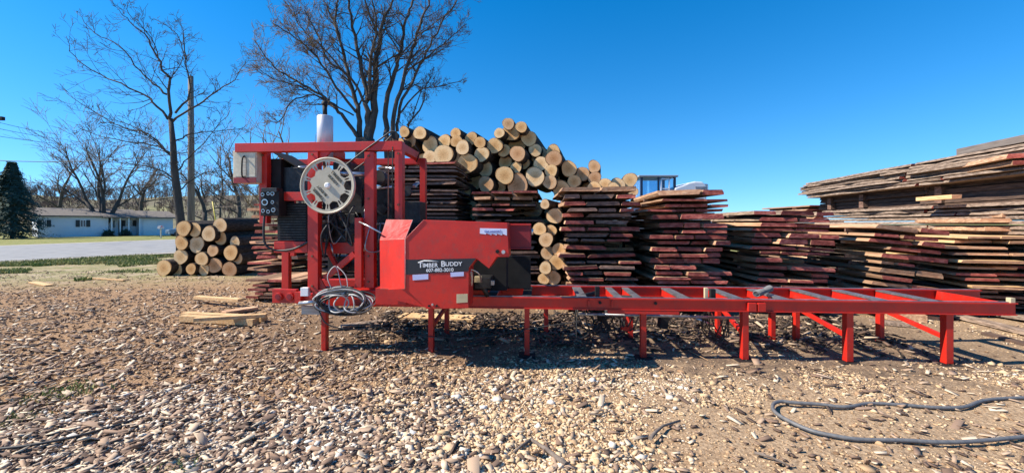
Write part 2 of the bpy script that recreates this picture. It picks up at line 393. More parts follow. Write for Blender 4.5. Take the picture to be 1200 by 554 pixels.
warm=np.where((u<-.45+.3*nn)&(y<3.75+.8*nn), warm*.25+.78, warm)
stm=bpy.data.materials.new('gravel_stone'); n,l=nt(stm); b=n['Principled BSDF']; b.inputs['Roughness'].default_value=.85; b.inputs['Specular IOR Level'].default_value=.25
at=n.new('ShaderNodeAttribute'); at.attribute_name='rnd'
r=ramp(n,[(.0,(.17,.10,.055)),(.2,(.34,.21,.12)),(.4,(.50,.35,.20)),(.65,(.62,.46,.29)),(.85,(.66,.58,.47)),(1,(.64,.61,.56))]); l.new(at.outputs['Fac'],r.inputs[0]); l.new(r.outputs[0],b.inputs['Base Color'])
o=npmesh('gravel', Vv, Ff, [stm], np.repeat(np.clip(warm,0,1),12)); tag(o,kind='stuff',label='loose pale and brown gravel scattered over the yard',cat='gravel')

# wood chips and bark scraps
def dchip(x,y,nn):
    u=x/y
    return (1-.7*(y>10))*np.clip(np.where(u<-.1,.75,np.where(u>.3,.10,.28))*(1+nn)*np.where((y>4.9)&(u>-.5),.4,1),0,1)
x,y,nn=scatter(60000,dchip); N=len(x)
cube=np.array([(a,b_,c_) for c_ in (-1,1) for b_ in (-1,1) for a in (-1,1)],float)
cf=np.array([(0,2,3,1),(4,5,7,6),(0,1,5,4),(2,6,7,3),(0,4,6,2),(1,3,7,5)])
L=np.clip(np.exp(rs.randn(N)*.5)*.022,.008,.09)
S=np.stack([L, L*(.15+.35*rs.rand(N)), .0025+.004*rs.rand(N)],-1)
P=cube[None]*S[:,None]*(.75+.5*rs.rand(N,8,1))
a=rs.rand(N)*6.283; ca,sa=np.cos(a)[:,None],np.sin(a)[:,None]
tl=rs.randn(N)[:,None]*.28; ct,st_=np.cos(tl),np.sin(tl)
X1=P[:,:,0]*ct-P[:,:,2]*st_; Z1=P[:,:,0]*st_+P[:,:,2]*ct; Y1=P[:,:,1]
zg=np.array([gz(p,q) for p,q in zip(x,y)])
Vv=np.stack([X1*ca-Y1*sa+x[:,None], X1*sa+Y1*ca+y[:,None], Z1+(zg+.012+.2*L*np.abs(tl[:,0]))[:,None]],-1).reshape(-1,3)
Ff=(cf[None]+(np.arange(N)*8)[:,None,None]).reshape(-1,4)
chm=bpy.data.materials.new('wood_chip'); n,l=nt(chm); b=n['Principled BSDF']; b.inputs['Roughness'].default_value=.9
at=n.new('ShaderNodeAttribute'); at.attribute_name='rnd'
r=ramp(n,[(.0,(.08,.05,.036)),(.4,(.22,.14,.095)),(.7,(.40,.28,.19)),(.9,(.58,.47,.34))]); l.new(at.outputs['Fac'],r.inputs[0]); l.new(r.outputs[0],b.inputs['Base Color'])
o=npmesh('wood_chips', Vv, Ff, [chm], np.repeat(rs.rand(N),8)); tag(o,kind='stuff',label='brown wood chips and bark scraps littering the yard',cat='wood chips')

def debris(name,N,fx,Lm,mt,label,seed):
    r2=np.random.RandomState(seed); x,y=fx(r2,N); N=len(x)
    L=np.clip(np.exp(r2.randn(N)*.5)*Lm,.01,.22); S=np.stack([L,L*(.12+.25*r2.rand(N)),.004+.008*r2.rand(N)],-1)
    P=cube[None]*S[:,None]*(.7+.6*r2.rand(N,8,1)); a=r2.rand(N)*6.283; ca,sa=np.cos(a)[:,None],np.sin(a)[:,None]
    tl=r2.randn(N)[:,None]*.22; ct,st_=np.cos(tl),np.sin(tl)
    X1=P[:,:,0]*ct-P[:,:,2]*st_; Z1=P[:,:,0]*st_+P[:,:,2]*ct; Y1=P[:,:,1]
    Vv=np.stack([X1*ca-Y1*sa+x[:,None],X1*sa+Y1*ca+y[:,None],Z1+(.03+.5*L*np.abs(tl[:,0])+.05*r2.rand(N)**3)[:,None]],-1).reshape(-1,3)
    Ff=(cf[None]+(np.arange(N)*8)[:,None,None]).reshape(-1,4)
    o=npmesh(name,Vv,Ff,[mt],np.repeat(r2.rand(N),8)); tag(o,kind='stuff',label=label,cat='debris')
def fbed(r2,N):
    u=-2.2+7.6*r2.rand(N); v=.15+r2.rand(N)**.6*2.0; return u, 4.96-u*.066+v
dbm=bpy.data.materials.new('dark_bark_debris'); n,l=nt(dbm); b=n['Principled BSDF']; b.inputs['Roughness'].default_value=.95
at=n.new('ShaderNodeAttribute'); at.attribute_name='rnd'
r=ramp(n,[(.0,(.02,.015,.012)),(.6,(.07,.045,.033)),(.85,(.16,.10,.07)),(.97,(.5,.37,.25))]); l.new(at.outputs['Fac'],r.inputs[0]); l.new(r.outputs[0],b.inputs['Base Color'])
debris('bark_debris',3000,fbed,.034,dbm,'dark bark strips and sawdust clumps lying under the bed',5)
# grass tufts on the verge
def blades(name, pts, h, label):
    N=len(pts); a=rs.rand(N)*6.283; hh=h*(.5+rs.rand(N)); w=.006+.006*rs.rand(N)+.0009*pts[:,1]
    lean=rs.randn(N,2)*.5*hh[:,None]
    b0=np.stack([pts[:,0]+np.cos(a)*w, pts[:,1]+np.sin(a)*w, np.zeros(N)],-1)
    b1=np.stack([pts[:,0]-np.cos(a)*w, pts[:,1]-np.sin(a)*w, np.zeros(N)],-1)
    tp=np.stack([pts[:,0]+lean[:,0], pts[:,1]+lean[:,1], hh],-1)
    V=np.stack([b0,b1,tp],1).reshape(-1,3); Fx=np.arange(N*3).reshape(-1,3)
    o=npmesh(name,V,Fx,[grassm]); tag(o,kind='stuff',label=label,cat='grass')
N=130000; py=8.5+rs.rand(N)**1.2*12; px=-(rs.rand(N)*1.35)*py
nn=fbm(px,py,.45,5)+.5*fbm(px,py,1.7,8)
roadx=n0.x+(py-n0.y)*dn_.x/dn_.y
dr=px-roadx; k=(dr>.9)&(nn> -.9+.13*dr+.25*(dr>4))&(px<-4.2)
blades('grass', np.stack([px[k],py[k]],-1), .09, 'short green and straw grass tufts along the near verge')
cl=[]
for (gx_,gy_,nn_) in ((62,466,260),(90,455,120),(150,318,500),(20,492,150),(205,548,60)):
    c0=G(gx_,gy_)
    cl.append(np.stack([c0.x+rs.randn(nn_)*.13*c0.y/4, c0.y+rs.randn(nn_)*.08*c0.y/4],-1))
blades('grass_tuft', np.concatenate(cl), .035, 'small green grass tufts in the left foreground gravel')

# ---------------------------------------------------------------- hill and woods far behind
hx=np.linspace(-420,60,70); hy=np.linspace(72,420,50)
def hz(x,y):
    k=max(0,min(1,(y-78)/130)); k=k*k*(3-2*k); e=max(0,min(1,(40-x)/140))
    return -.3+ e*k*(15+4*noise.noise(Vector((x*.012,y*.012,0))))
V=np.array([(x,y,hz(x,y)) for y in hy for x in hx]); I=np.arange(len(V)).reshape(50,70)
Fc=np.stack([I[:-1,:-1],I[:-1,1:],I[1:,1:],I[1:,:-1]],-1).reshape(-1,4)
hm=mat('hill_dry_grass',(.20,.19,.085),(.09,.07,.055),rough=1,scale=.03)
o=npmesh('hill',V,Fc,[hm],smooth=True); tag(o,kind='structure')

def grow(mb, p, d, L, r, lev, rg, up=.12, spread=.75, nseg=5, kids=(4,6), minr=.004, mi=0, mi2=0, sides=5, shrink=.6):
    pts=[p.copy()]; rr=[r]; dd=d.normalized()
    for i in range(nseg):
        dd=(dd+Vector((rg.gauss(0,.13),rg.gauss(0,.13),rg.gauss(0,.10)+up*.25))).normalized()
        pts.append(pts[-1]+dd*L/nseg); rr.append(max(minr, r*(1-.75*(i+1)/nseg)))
    mb.tube(pts, rr, max(3,sides), mi if lev>1 else mi2, cap=False)
    if lev<=0: return
    for _ in range(rg.randint(*kids)):
        t=rg.uniform(.2,1.0); i=min(nseg-1,int(t*nseg)); q=pts[i].lerp(pts[i+1], t*nseg-i)
        base_d=(pts[i+1]-pts[i]).normalized()
        side=Vector((rg.gauss(0,1),rg.gauss(0,1),rg.gauss(0,.8))); side-=base_d*side.dot(base_d); side.normalize()
        nd=(base_d*rg.uniform(.5,1)+side*spread*rg.uniform(.6,1.2)+Vector((0,0,up))).normalized()
        grow(mb,q,nd,L*shrink*rg.uniform(.6,1.15),max(minr,rr[i]*.6),lev-1,rg,up,spread,nseg if lev>2 else 3,kids,minr,mi,mi2,sides-1,shrink)
def limb(mb, pts, r0, r1, rg, lev=2, tw=10, tl=.22, minr=.006, mi=0, mi2=0, up=.12, start=.15, spread=.75, sides=7, kids=(4,6)):
    # smooth the traced polyline
    P=[]
    for i in range(len(pts)-1):
        p0=pts[max(i-1,0)]; p1=pts[i]; p2=pts[i+1]; p3=pts[min(i+2,len(pts)-1)]
        for k in range(4):
            t=k/4; P.append(.5*((2*p1)+(p2-p0)*t+(2*p0-5*p1+4*p2-p3)*t*t+(3*p1-p0-3*p2+p3)*t**3))
    P.append(pts[-1]); n_=len(P); sc=sum((P[i+1]-P[i]).length for i in range(n_-1))
    P=[p+Vector((rg.gauss(0,.004),rg.gauss(0,.01),rg.gauss(0,.004)))*sc for p in P]
    rr=[r0+(r1-r0)*(i/(n_-1))**.8 for i in range(n_)]
    mb.tube(P, rr, sides, mi, cap=True)
    for k in range(tw):
        t=start+(1-start)*(k+rg.random())/tw; i=min(n_-2,int(t*(n_-1)))
        bd=(P[i+1]-P[i]).normalized(); side=Vector((rg.gauss(0,1),rg.gauss(0,.9),rg.gauss(0,.8))); side-=bd*side.dot(bd); side.normalize()
        nd=bd*rg.uniform(.5,1.1)+side*spread
        grow(mb,P[i],nd,sc*tl*rg.uniform(.6,1.3)*(1.15-.5*t),max(minr,rr[i]*.45),lev,rg,up,spread,4,kids,minr,mi,mi2)

# template bare trees, for the woods (merged into one mass)
def template(seed, h):
    rg=random.Random(seed); mb=MB()
    grow(mb, Vector((0,0,0)), Vector((0,0,1)), h*.8, .16, 3, rg, .2, .7, 5, (5,7), .03, 0,0,4,.5)
    tv=[];tf=[]
    me=bpy.data.meshes.new('t'); me.from_pydata(mb.v,[],mb.f); 
    v=np.array(mb.v); f=np.array([q for q in mb.f if len(q)==4]); bpy.data.meshes.remove(me)
    return v,f
T=[template(s,9) for s in (1,2,3,4)]
VV=[];FF=[];off=0; rg=random.Random(11)
for i in range(620):
    y=rg.uniform(95,250); xx=rg.uniform(-1.35,-.1)*y
    if xx>-.62*y and rg.random()<.45 and y<150: continue
    v,f=T[i%4]; a=rg.random()*6.28; s=rg.uniform(.45,.85)
    q=v*s; ca,sa=math.cos(a),math.sin(a)
    q=np.stack([q[:,0]*ca-q[:,1]*sa+xx, q[:,0]*sa+q[:,1]*ca+y, q[:,2]+hz(xx,y)-.2],-1)
    VV.append(q); FF.append(f+off); off+=len(v)
o=npmesh('woods',np.concatenate(VV),np.concatenate(FF),[woodsm]); tag(o,kind='stuff',label='bare grey-brown woods covering the far hillside',cat='woods')

# ---------------------------------------------------------------- bare trees
def tree(name, base, label, builder, mats, cat='tree', group=None):
    e=empty(name, base); tag(e,label,cat,group)
    tr=MB(); cr=MB(); builder(tr,cr)
    for mb,nm in ((tr,'trunk'),(cr,'crown')):
        mb.v=[(a-base.x,b_-base.y,c_-base.z) for a,b_,c_ in mb.v]
        mb.build(nm,mats,e,fix=False)
    return e
rgA=random.Random(21); DA=20.0
def PA(pl, d=DA, amp=1.2, rg=rgA, box=None):
    out=[]; dy=0; k=rg.uniform(-1,1)*amp
    for i,(x,y) in enumerate(pl):
        out.append(W(x,y,d+k*i/len(pl)))
    return out
def bA(tr,cr):
    base=G(213,300.4)
    tr.tube([base,W(212,262,DA),W(207,220,DA),W(204,195,DA),W(203,170,DA),W(200,139,DA)],[.235,.19,.17,.15,.13,.10],10,0)
    L=lambda pl,r0,tw=13,tl=.2: limb(cr,PA(pl),r0*.85,.010,rgA,2,tw+3,tl,.0065,0,1,kids=(2,4),spread=.85)
    L([(200,139),(197,97),(186,72),(173,47),(152,25),(136,10)],.09)
    L([(186,72),(178,45),(150,16),(150,3)],.03,8)
    L([(198,139),(180,120),(152,103),(116,87),(87,67),(78,45)],.075)
    L([(194,110),(180,98),(162,83),(141,54),(112,40),(90,15)],.06)
    L([(202,190),(190,172),(173,157),(141,148),(108,130),(74,105)],.07)
    L([(206,132),(222,110),(218,75),(216,47),(213,30)],.065)
    L([(217,70),(210,45),(195,30),(180,22)],.03,8)
    L([(201,142),(231,123),(253,108),(274,94),(289,70)],.065)
    L([(204,166),(224,157),(253,154),(285,150)],.05)
    L([(206,212),(190,200),(159,193),(123,190)],.05)
    L([(203,182),(185,172),(150,166),(120,160),(90,150)],.05)
    L([(190,172),(160,150),(130,140),(100,130)],.03)
    L([(197,97),(212,75),(216,60)],.03,6)
    L([(207,215),(185,204),(150,199),(95,196)],.045)
    L([(206,200),(222,185),(245,160),(270,130)],.045)
    L([(208,225),(235,205),(262,200),(282,197)],.04)
tree('bare_tree', G(213,300.4), 'bare wide-branching tree beside the grey utility pole left of the red sawmill', bA, [treebark,twig])

rgB=random.Random(5); DB=16.0
def C8(pl): return [(280+a/3.257, b_/3.257) for a,b_ in pl]
def PB(pl, amp=1.5):
    k=rgB.uniform(-1,1)*amp
    return [W(x,y,DB+k*i/max(1,len(pl)-1)) for i,(x,y) in enumerate(C8(pl))]
def bB(tr,cr):
    base=W(428,262+768/DB,DB)
    tr.tube([base,W(429,255,DB),W(428,190,DB),W(428,163,DB)],[.50,.42,.38,.36],12,0)
    tr.tube([base+Vector((.9,.2,0)),W(455,250,DB+.2),W(459,190,DB+.2),W(457,163,DB+.2)],[.40,.32,.28,.26],12,0)
    def L(pl,r0,tw=20,r1=.03,gold=False,tl=.17,lev=2,start=.3):
        limb(cr if gold is not None else tr,PB(pl),r0*(.85 if r0>.22 else .66),r1*.8,rgB,lev,int(tw*1.05),tl*1.05,.0048,0,2 if gold else 1,start=start,kids=(4,6))
    L([(470,560),(458,460),(445,390),(415,280),(385,150),(350,60),(320,-10)],.19)
    L([(485,560),(490,450),(485,350),(455,200),(430,80),(415,-20),(400,-120)],.20)
    L([(495,560),(510,450),(520,300),(535,150),(565,50),(610,-50)],.24)
    L([(575,560),(560,450),(590,280),(620,180),(640,80),(665,0),(690,-90)],.19)
    L([(585,560),(598,430),(640,260),(680,130),(720,20),(745,-60)],.16)
    L([(600,500),(625,380),(690,250),(740,150),(790,60),(850,-20)],.10)
    L([(460,530),(400,450),(360,405),(290,350),(200,300),(120,240),(50,140)],.13,30,.02,True,.19)
    L([(450,430),(370,330),(300,220),(220,150),(130,90)],.09,30,.02,True,.2)
    L([(380,410),(290,365),(200,390),(160,460),(110,462)],.055,14,.015,True,.18)
    L([(610,440),(690,345),(760,330),(850,310)],.06,14,.015)
    L([(640,480),(700,400),(715,330),(740,280)],.06,10,.015)
    L([(485,400),(430,300),(340,230),(300,130),(250,40)],.09,26,.02,True,.2)
    L([(495,380),(505,230),(525,100),(505,-20)],.13,16)
    L([(600,240),(650,170),(720,110),(800,50)],.05,14,.015)
    L([(640,270),(730,210),(800,150),(870,90)],.06,18,.015)
    L([(420,300),(330,190),(240,110),(200,20)],.06,24,.015,True,.22)
    L([(440,440),(340,390),(230,330),(130,300),(60,250)],.05,24,.012,True,.22)
    L([(600,560),(640,500),(660,450),(700,330)],.07,10,.02)
    L([(400,200),(370,100),(375,20),(380,-60)],.09,12)
    L([(540,150),(500,60),(470,-40)],.08,12)
    L([(615,200),(560,110),(545,20)],.05,12)
tree('bare_tree', W(428,262+768/DB,DB), 'tall many-stemmed bare tree rising behind the engine and muffler', bB, [treebark,twig,twiggold])

def simple_tree(base, h, r, seed, label, vfork=False, m2=twig, lev=4, kids=(4,6), tilt=0, group=None, minr=.012):
    rg=random.Random(seed)
    def bld(tr,cr):
        if vfork:
            tr.tube([base,base+Vector((0,0,h*.10))],[r*1.3,r],9,0)
            f=base+Vector((0,0,h*.09))
            for dx,dz in ((-.55,1.1),(.5,1.1),(.12,1.2),(-.2,1.3)):
                d=Vector((dx,rg.uniform(-.4,.4),dz)).normalized()
                e=f+d*h*.28; tr.tube([f,f+d*h*.14+Vector((0,0,-.1)),e],[r*.75,r*.6,r*.45],7,0)
                grow(cr,e,d+Vector((0,0,.25)),h*.52,r*.38,lev-1,rg,.12,.6,5,kids,minr,0,1,6)
                grow(cr,f+d*h*.2,d+Vector((dx*.7,0,.0)),h*.42,r*.28,lev-1,rg,.12,.6,5,kids,minr,0,1,6)
        else:
            e=base+Vector((0,0,h*.3)); tr.tube([base,e],[r,r*.7],8,0)
            grow(cr,e,Vector((tilt,0,1)),h*.6,r*.7,lev-1,rg,.15,.75,6,kids,minr,0,1,6)
            for k in range(4):
                grow(cr,base+Vector((0,0,h*(.2+.1*k))),Vector((rg.gauss(0,1),rg.gauss(0,1),.7)),h*.4,r*.35,lev-2,rg,.15,.7,4,kids,minr,0,1,5)
    return tree('bare_tree', base, label, bld, [treebark,m2,twiggold], group=group)
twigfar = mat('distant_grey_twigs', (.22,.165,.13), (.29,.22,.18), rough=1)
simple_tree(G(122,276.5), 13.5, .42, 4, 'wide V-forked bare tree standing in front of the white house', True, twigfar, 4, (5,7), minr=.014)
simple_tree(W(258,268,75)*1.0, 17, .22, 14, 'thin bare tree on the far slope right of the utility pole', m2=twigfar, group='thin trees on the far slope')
for i,(px_,D,h,sd,lb) in enumerate(((165,85,15,31,'slender bare tree behind the roof of the white house, left of the utility pole'),(70,85,16,32,'bare tree behind the white house roof, nearest the dark spruce'),
        (240,62,11,33,'low bushy bare tree just right of the utility pole foot'),(280,70,16,34,'bare tree half hidden by the white electrical box'),(335,34,9.5,35,'golden budding sapling rising behind the red top beam'),(305,50,14,36,'spindly budding tree above the top left corner of the frame'),
        (350,45,13.5,37,'budding tree seen between muffler and big bare tree'))):
    bs=G(px_,262+768/D)
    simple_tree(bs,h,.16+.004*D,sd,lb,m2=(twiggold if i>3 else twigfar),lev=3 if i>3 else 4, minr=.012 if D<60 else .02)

# spruce
sb=G(14,279.5)
e=empty('spruce_tree',sb); tag(e,'dark green conical spruce at the far left beside the white house','tree')
MB().tube([(0,0,0),(0,0,8.2)],[.16,.02],8).build('trunk',treebark,e)
mb=MB(); rg=random.Random(2)
for k in range(2800):
    t=rg.random()**.8; z=.35+t*7.9; a=rg.random()*6.283; rad=(1-t)**.85*3.2*rg.uniform(.7,1.1)*(.78+.3*((z*1.6+a*.3)%1.0))*(1+.55*noise.noise(Vector((math.cos(a)*1.5,math.sin(a)*1.5,z*.9))))+.06; d=Vector((math.cos(a),math.sin(a),0))
    tip=d*rad+Vector((0,0,z-rad*.22)); s0=d*rad*rg.uniform(.15,.6)+Vector((0,0,z))
    sd=Vector((-d.y,d.x,0))
    for q in range(9):
        u_=rg.random(); c0=s0.lerp(tip,u_); w=.16*rg.uniform(.5,1.2)
        o1=c0+sd*rg.uniform(-.3,.3)*(1.2-u_)
        mb.quad([o1, o1+sd*w*.5+d*w+Vector((0,0,-.05-.1*rg.random())), o1-sd*w*.5+d*w*.8+Vector((0,0,-.12))])
mb.build('crown',needle,e,fix=False)

# ---------------------------------------------------------------- utility pole, wires, verge furniture
pb=G(224,262+768/21)
e=empty('utility_pole',pb); tag(e,'weathered grey wooden utility pole right behind the left bare tree','pole')
MB().tube([(0,0,0),(0,0,5),(-.02,0,9.15)],[.17,.145,.115],12).build('post',polewood,e)
MB().cyl((.0,-.2,7.6),(.0,-.13,7.6),.05,8).build('bracket',steel,e)
def sag(a,b_,s,n=14): return [a.lerp(b_,i/n)-Vector((0,0,s*4*(i/n)*(1-i/n))) for i in range(n+1)]
for i,((a,b_,s),lb) in enumerate(zip(((W(-60,184,19),W(224,178,21),.35),(W(-60,128,28),W(70,158,60),.2),(W(-60,138,28),W(80,164,60),.2),(W(-60,150,30),W(90,170,60),.2)),
        ('low dark service cable crossing in front of the spruce to the pole','highest thin power line at the left edge of the sky','middle thin power line at the left edge of the sky','lowest thin power line at the left edge of the sky'))):
    tag(MB().tube(sag(a,b_,s),.018 if i==0 else .022,5).build('power_line',rubber),lb,'cable',group='overhead cables at left')
mb=MB(); p=W(2,139,28); mb.box(-.35,.12,-.1,.1,-.12,.12); o=mb.build('street_lamp_head',black); o.location=p
mb2=MB(); mb2.tube([(0,0,0),(-1.2,0,.1),(-2.2,0,-.2)],.04,6).build('arm',steel,o); tag(o,'small dark lamp head at the left edge of the sky','lamp')
a=G(37,277.5); bq=W(20,251,a.y)
tag(MB().tube([a,bq],.05,7).build('guy_wire_guard',tan),'thin leaning tan post in front of the dark spruce','post')
a=W(257,262+768/34,34); bq=W(249,236,34)
tag(MB().tube([a,bq],.045,7).build('guy_wire_guard',yellow),'leaning yellow guy wire guard seen above the left log pile','post')
mbx=G(188.5,279); e=empty('mailbox',mbx); tag(e,'white mailbox on a pale post by the far road edge','mailbox')
MB().box(-.05,.05,-.05,.05,0,1.05).build('post',whiteblock,e)
q=MB(); q.tube([(0,-.28,1.2),(0,.28,1.2)],.14,12); q.box(-.14,.14,-.279,.279,1.04,1.2); q.build('box',mailm,e)
MB().box(.145,.16,-.1,.0,1.2,1.4).build('flag',red,e)

# ---------------------------------------------------------------- house
hL=G(44,278.2); hR=G(203,275.4); hd=(hR-hL); HL=hd.length; ha=math.atan2(hd.y,hd.x)
e=empty('ranch_house',(hL.x,hL.y,0),ha); tag(e,'long low white ranch house with grey-brown roof across the road','house')
def hu(x):     # photo column -> distance along the front
    t=(x-600)/F; return (t*hL.y-hL.x)/(math.cos(ha)-t*math.sin(ha))
mb=MB(); mb.box(0,hu(127),0,7,0,2.45); mb.box(hu(127),hu(163),1.6,7,0,2.45); mb.box(hu(163),HL,.1,7,0,2.35); mb.build('wall',siding,e)
mb=MB()
for k in range(12): mb.box(-.01,hu(127),-.02,0,.15+k*.19,.17+k*.19)
mb.build('siding_course',siding,e)
rf=MB(); 
def gable(x0,x1,zt,pk,ov=.45):
    k=len(rf.v)
    rf.v+=[(x0,-ov,zt-.12),(x1,-ov,zt-.12),(x1,7.4,zt-.12),(x0,7.4,zt-.12),(x0,-ov,zt+.02),(x1,-ov,zt+.02),(x1,7.4,zt+.02),(x0,7.4,zt+.02),(x0+.2,3.5,pk),(x1-.2,3.5,pk)]
    for f in ((0,1,5,4),(2,3,7,6),(4,5,9,8),(6,7,8,9),(4,8,7),(5,6,9),(0,4,7,3),(1,2,6,5),(0,3,2,1)):
        rf.f.append(tuple(k+i for i in f)); rf.m.append(0); rf.sm.append(False)
gable(-.4,hu(165),2.55,3.55); gable(hu(120),HL+.5,2.45,3.40,.75)
ro=rf.build('roof',roofm,e); MB().box(5.6,6.1,3.2,3.7,3.2,4.1).build('chimney',rust,ro); MB().cyl((hu(142),3,3.2),(hu(142),3,3.9),.12,8).build('vent_pipe',steel,ro)
def win(x0,x1,z0,z1,vv=0.,shut=True):
    u0,u1=hu(x0),hu(x1); f=MB(); f.box(u0-.06,u1+.06,vv-.06,vv+.01,z0-.06,z1+.06); fo=f.build('window',white,e)
    MB().box(u0,u1,vv-.075,vv-.061,z0,z1).build('pane',glassm,fo)
    MB().box((u0+u1)/2-.03,(u0+u1)/2+.03,vv-.09,vv-.076,z0,z1).build('muntin',white,fo)
    if shut:
        for a_,b_ in ((u0-.42,u0-.07),(u1+.07,u1+.42)): MB().box(a_,b_,vv-.08,vv-.021,z0-.04,z1+.04).build('shutter',shutter,fo)
win(50,53.5,1.25,2.0); win(94.5,100,1.25,2.0); win(132,138,1.1,2.0,1.6,False); win(151,158,1.3,2.0,1.6,True)
mb=MB()
for xx in (130,140,150,162.6): mb.box(hu(xx)-.06,hu(xx)+.06,-.5,-.38,0,2.35)
mb.build('porch_post',white,e)
MB().box(hu(142),hu(147),1.52,1.598,0,2.05).build('door',shutter,e)
MB().box(hu(168),hu(184),.04,.098,0,2.1).build('garage_door',white,e)
# shrubs by the porch
for i,(xx,lb) in enumerate(((133,'dark rounded shrub at the left of the white house porch'),(153,'dark rounded shrub at the right of the white house porch'))):
    c0=hL+Vector((math.cos(ha),math.sin(ha),0))*hu(xx)+Vector((.2,-.9,0)); mb=MB(); rg=random.Random(i)
    for k in range(700):
        d=Vector((rg.gauss(0,1),rg.gauss(0,1),abs(rg.gauss(0,1)))).normalized()*rg.uniform(.5,1)
        q=c0+Vector((d.x*.6,d.y*.6,d.z*.85)); s=.1
        mb.quad([q,q+Vector((rg.gauss(0,s),rg.gauss(0,s),rg.gauss(0,s))),q+Vector((rg.gauss(0,s),rg.gauss(0,s),rg.gauss(0,s)))])
    tag(mb.build('shrub',needle,fix=False),lb,'shrub',group='shrubs by the house')
hb=G(196,276.8); e2=empty('parked_car',hb,ha); tag(e2,'small blue-grey car parked at the far right end of the white house','car')
bluegrey=mat('blue_grey_car_paint',(.20,.28,.38),(.18,.25,.34),rough=.3)
mb=MB(); mb.prism([(0,.3),(0,.85),(.9,.95),(1.4,1.4),(2.9,1.4),(3.5,.95),(4.2,.9),(4.3,.3)],-.85,.85); mb.build('body',bluegrey,e2,bevel=.05)
MB().prism([(1.05,.97),(1.5,1.34),(2.8,1.34),(3.3,.97)],-.86,.86).build('window',glassm,e2)
for xx in (.8,3.4):
    for yy in (-.8,.8): MB().cyl((xx,yy-.1,.32),(xx,yy+.1,.32),.32,16).build('wheel',rubber,e2)

# ================================================================ sawmill
AY=R(3.8); cA,sA=math.cos(AY),math.sin(AY); P0Y=4.962
saw=empty('portable_sawmill',(0,P0Y,0),-AY)
tag(saw,'red portable band sawmill with long steel bed and cream wheel cover','sawmill')
def Mu(x,v): t=(x-600)/F; return (t*(P0Y+v*cA)-v*sA)/(cA+t*sA)
def Md(x,v): return P0Y-Mu(x,v)*sA+v*cA
def Mp(x,y,v): return Vector((Mu(x,v),v,EYE-(y-HOR)/F*Md(x,v)))
def post(name,x0,x1,y0,y1,v,th,m=red,bev=.004,par=None):
    a=Mp((x0+x1)/2,y0,v).z; b_=Mp((x0+x1)/2,y1,v).z
    return MB().box(Mu(x0,v),Mu(x1,v),v,v+th,b_,a).build(name,m,par or saw,bevel=bev)
def bar(name,p,q,w,h,m=red,bev=.003,par=None): return MB().bar(p,q,w,h).build(name,m,par or saw,bevel=bev)
def tubep(name,pts,r,m,n=8,par=None): return MB().tube(pts,r,n).build(name,m,par or saw,fix=False)
def smooth(pts,k=5):
    P=[]
    for i in range(len(pts)-1):
        p0=pts[max(i-1,0)]; p1=pts[i]; p2=pts[i+1]; p3=pts[min(i+2,len(pts)-1)]
        for j in range(k):
            t=j/k; P.append(.5*((2*p1)+(p2-p0)*t+(2*p0-5*p1+4*p2-p3)*t*t+(3*p1-p0-3*p2+p3)*t**3))
    P.append(pts[-1]); return P
ZT=.715; ZB=.575; VR=.92
uL=Mu(545,0); uR=Mu(1190,0)
# front rail: channel with top and bottom flange
def channel(name,u0,u1,v0,back):
    mb=MB(); s=1 if back else -1
    mb.box(u0,u1,v0,v0+.012,ZB+.006,ZT-.006); 
    mb.box(u0,u1,v0-.028,v0+.05,ZT-.012,ZT); mb.box(u0,u1,v0-.022,v0+.05,ZB,ZB+.010)
    return mb.build(name,red,saw)
fr=channel('front_rail',uL,uR,.0,False); rr_=channel('rear_rail',Mu(452,VR),Mu(1060,VR)+2.2*0+.95,VR,True)
uRe=Mu(1060,VR)+.95
MB().box(uL,uR-.02,-.004,.024,ZT+.001,ZT+.010).build('track_strip',steel,fr,bevel=.003)
MB().box(uL,uRe,VR-.004,VR+.024,ZT+.001,ZT+.010).build('track_strip',steel,rr_,bevel=.003)
MB().box(uR-.015,uR+.0,.05,VR,ZB+.012,ZT-.014).build('end_cross_member',red,saw,bevel=.003)
# cross members with worn steel bearers
for i,x in enumerate((575,617,683,727,750,806,870,925,985,1044,1105)):
    u=Mu(x,0.03); w=.10 if x not in (727,750) else .07
    o=MB().box(u-w/2,u+w/2,.052,VR-.004,ZB+.015,ZT-.03).build('cross_member',red,saw,bevel=.003)
    MB().box(u-w/2-.008,u+w/2+.008,.054,VR-.006,ZT-.028,ZT-.008).build('bearer_strip',steel if x!=617 else black,o,bevel=.002)
# head beam continues left under the saw head
MB().box(Mu(366,0),uL+.02,.002,.10,ZB+.0,ZT+.06).build('head_beam',red,saw,bevel=.005)
MB().box(Mu(366,VR),Mu(452,VR),VR,VR+.10,ZB+.0,ZT+.06).build('rear_head_beam',red,saw,bevel=.005)
# legs with foot plates
def leg(xc,w,v,ybot=None,tw=.08,name='leg'):
    w*=.72; u=Mu(xc,v); mb=MB(); mb.box(u-w/2,u+w/2,v+.0,v+tw,.008,ZB-.002); o=mb.build(name,red,saw,bevel=.006)
    MB().box(u-w/2-.07,u+w/2+.07,v-.06,v+tw+.06,-.025,.006).build('foot_plate',black if xc>600 else rust,o,bevel=.003)
    return u
for x,w in ((379,.085),(504.5,.085),(617.5,.085),(754.5,.09),(874,.10),(996.5,.105),(1113.5,.11)): leg(x,w,.012)
for x in (523,640,739.5,843,906.5,935,1034): leg(x,.085,VR-.05)
for xr,xf in ((935,996.5),(1034,1113.5),(843,874),(523,504.5)):
    bar('leg_brace',(Mu(xr,VR)+.02,VR-.05,.42),(Mu(xf,.1)-.01,.11,.27),.04,.05)
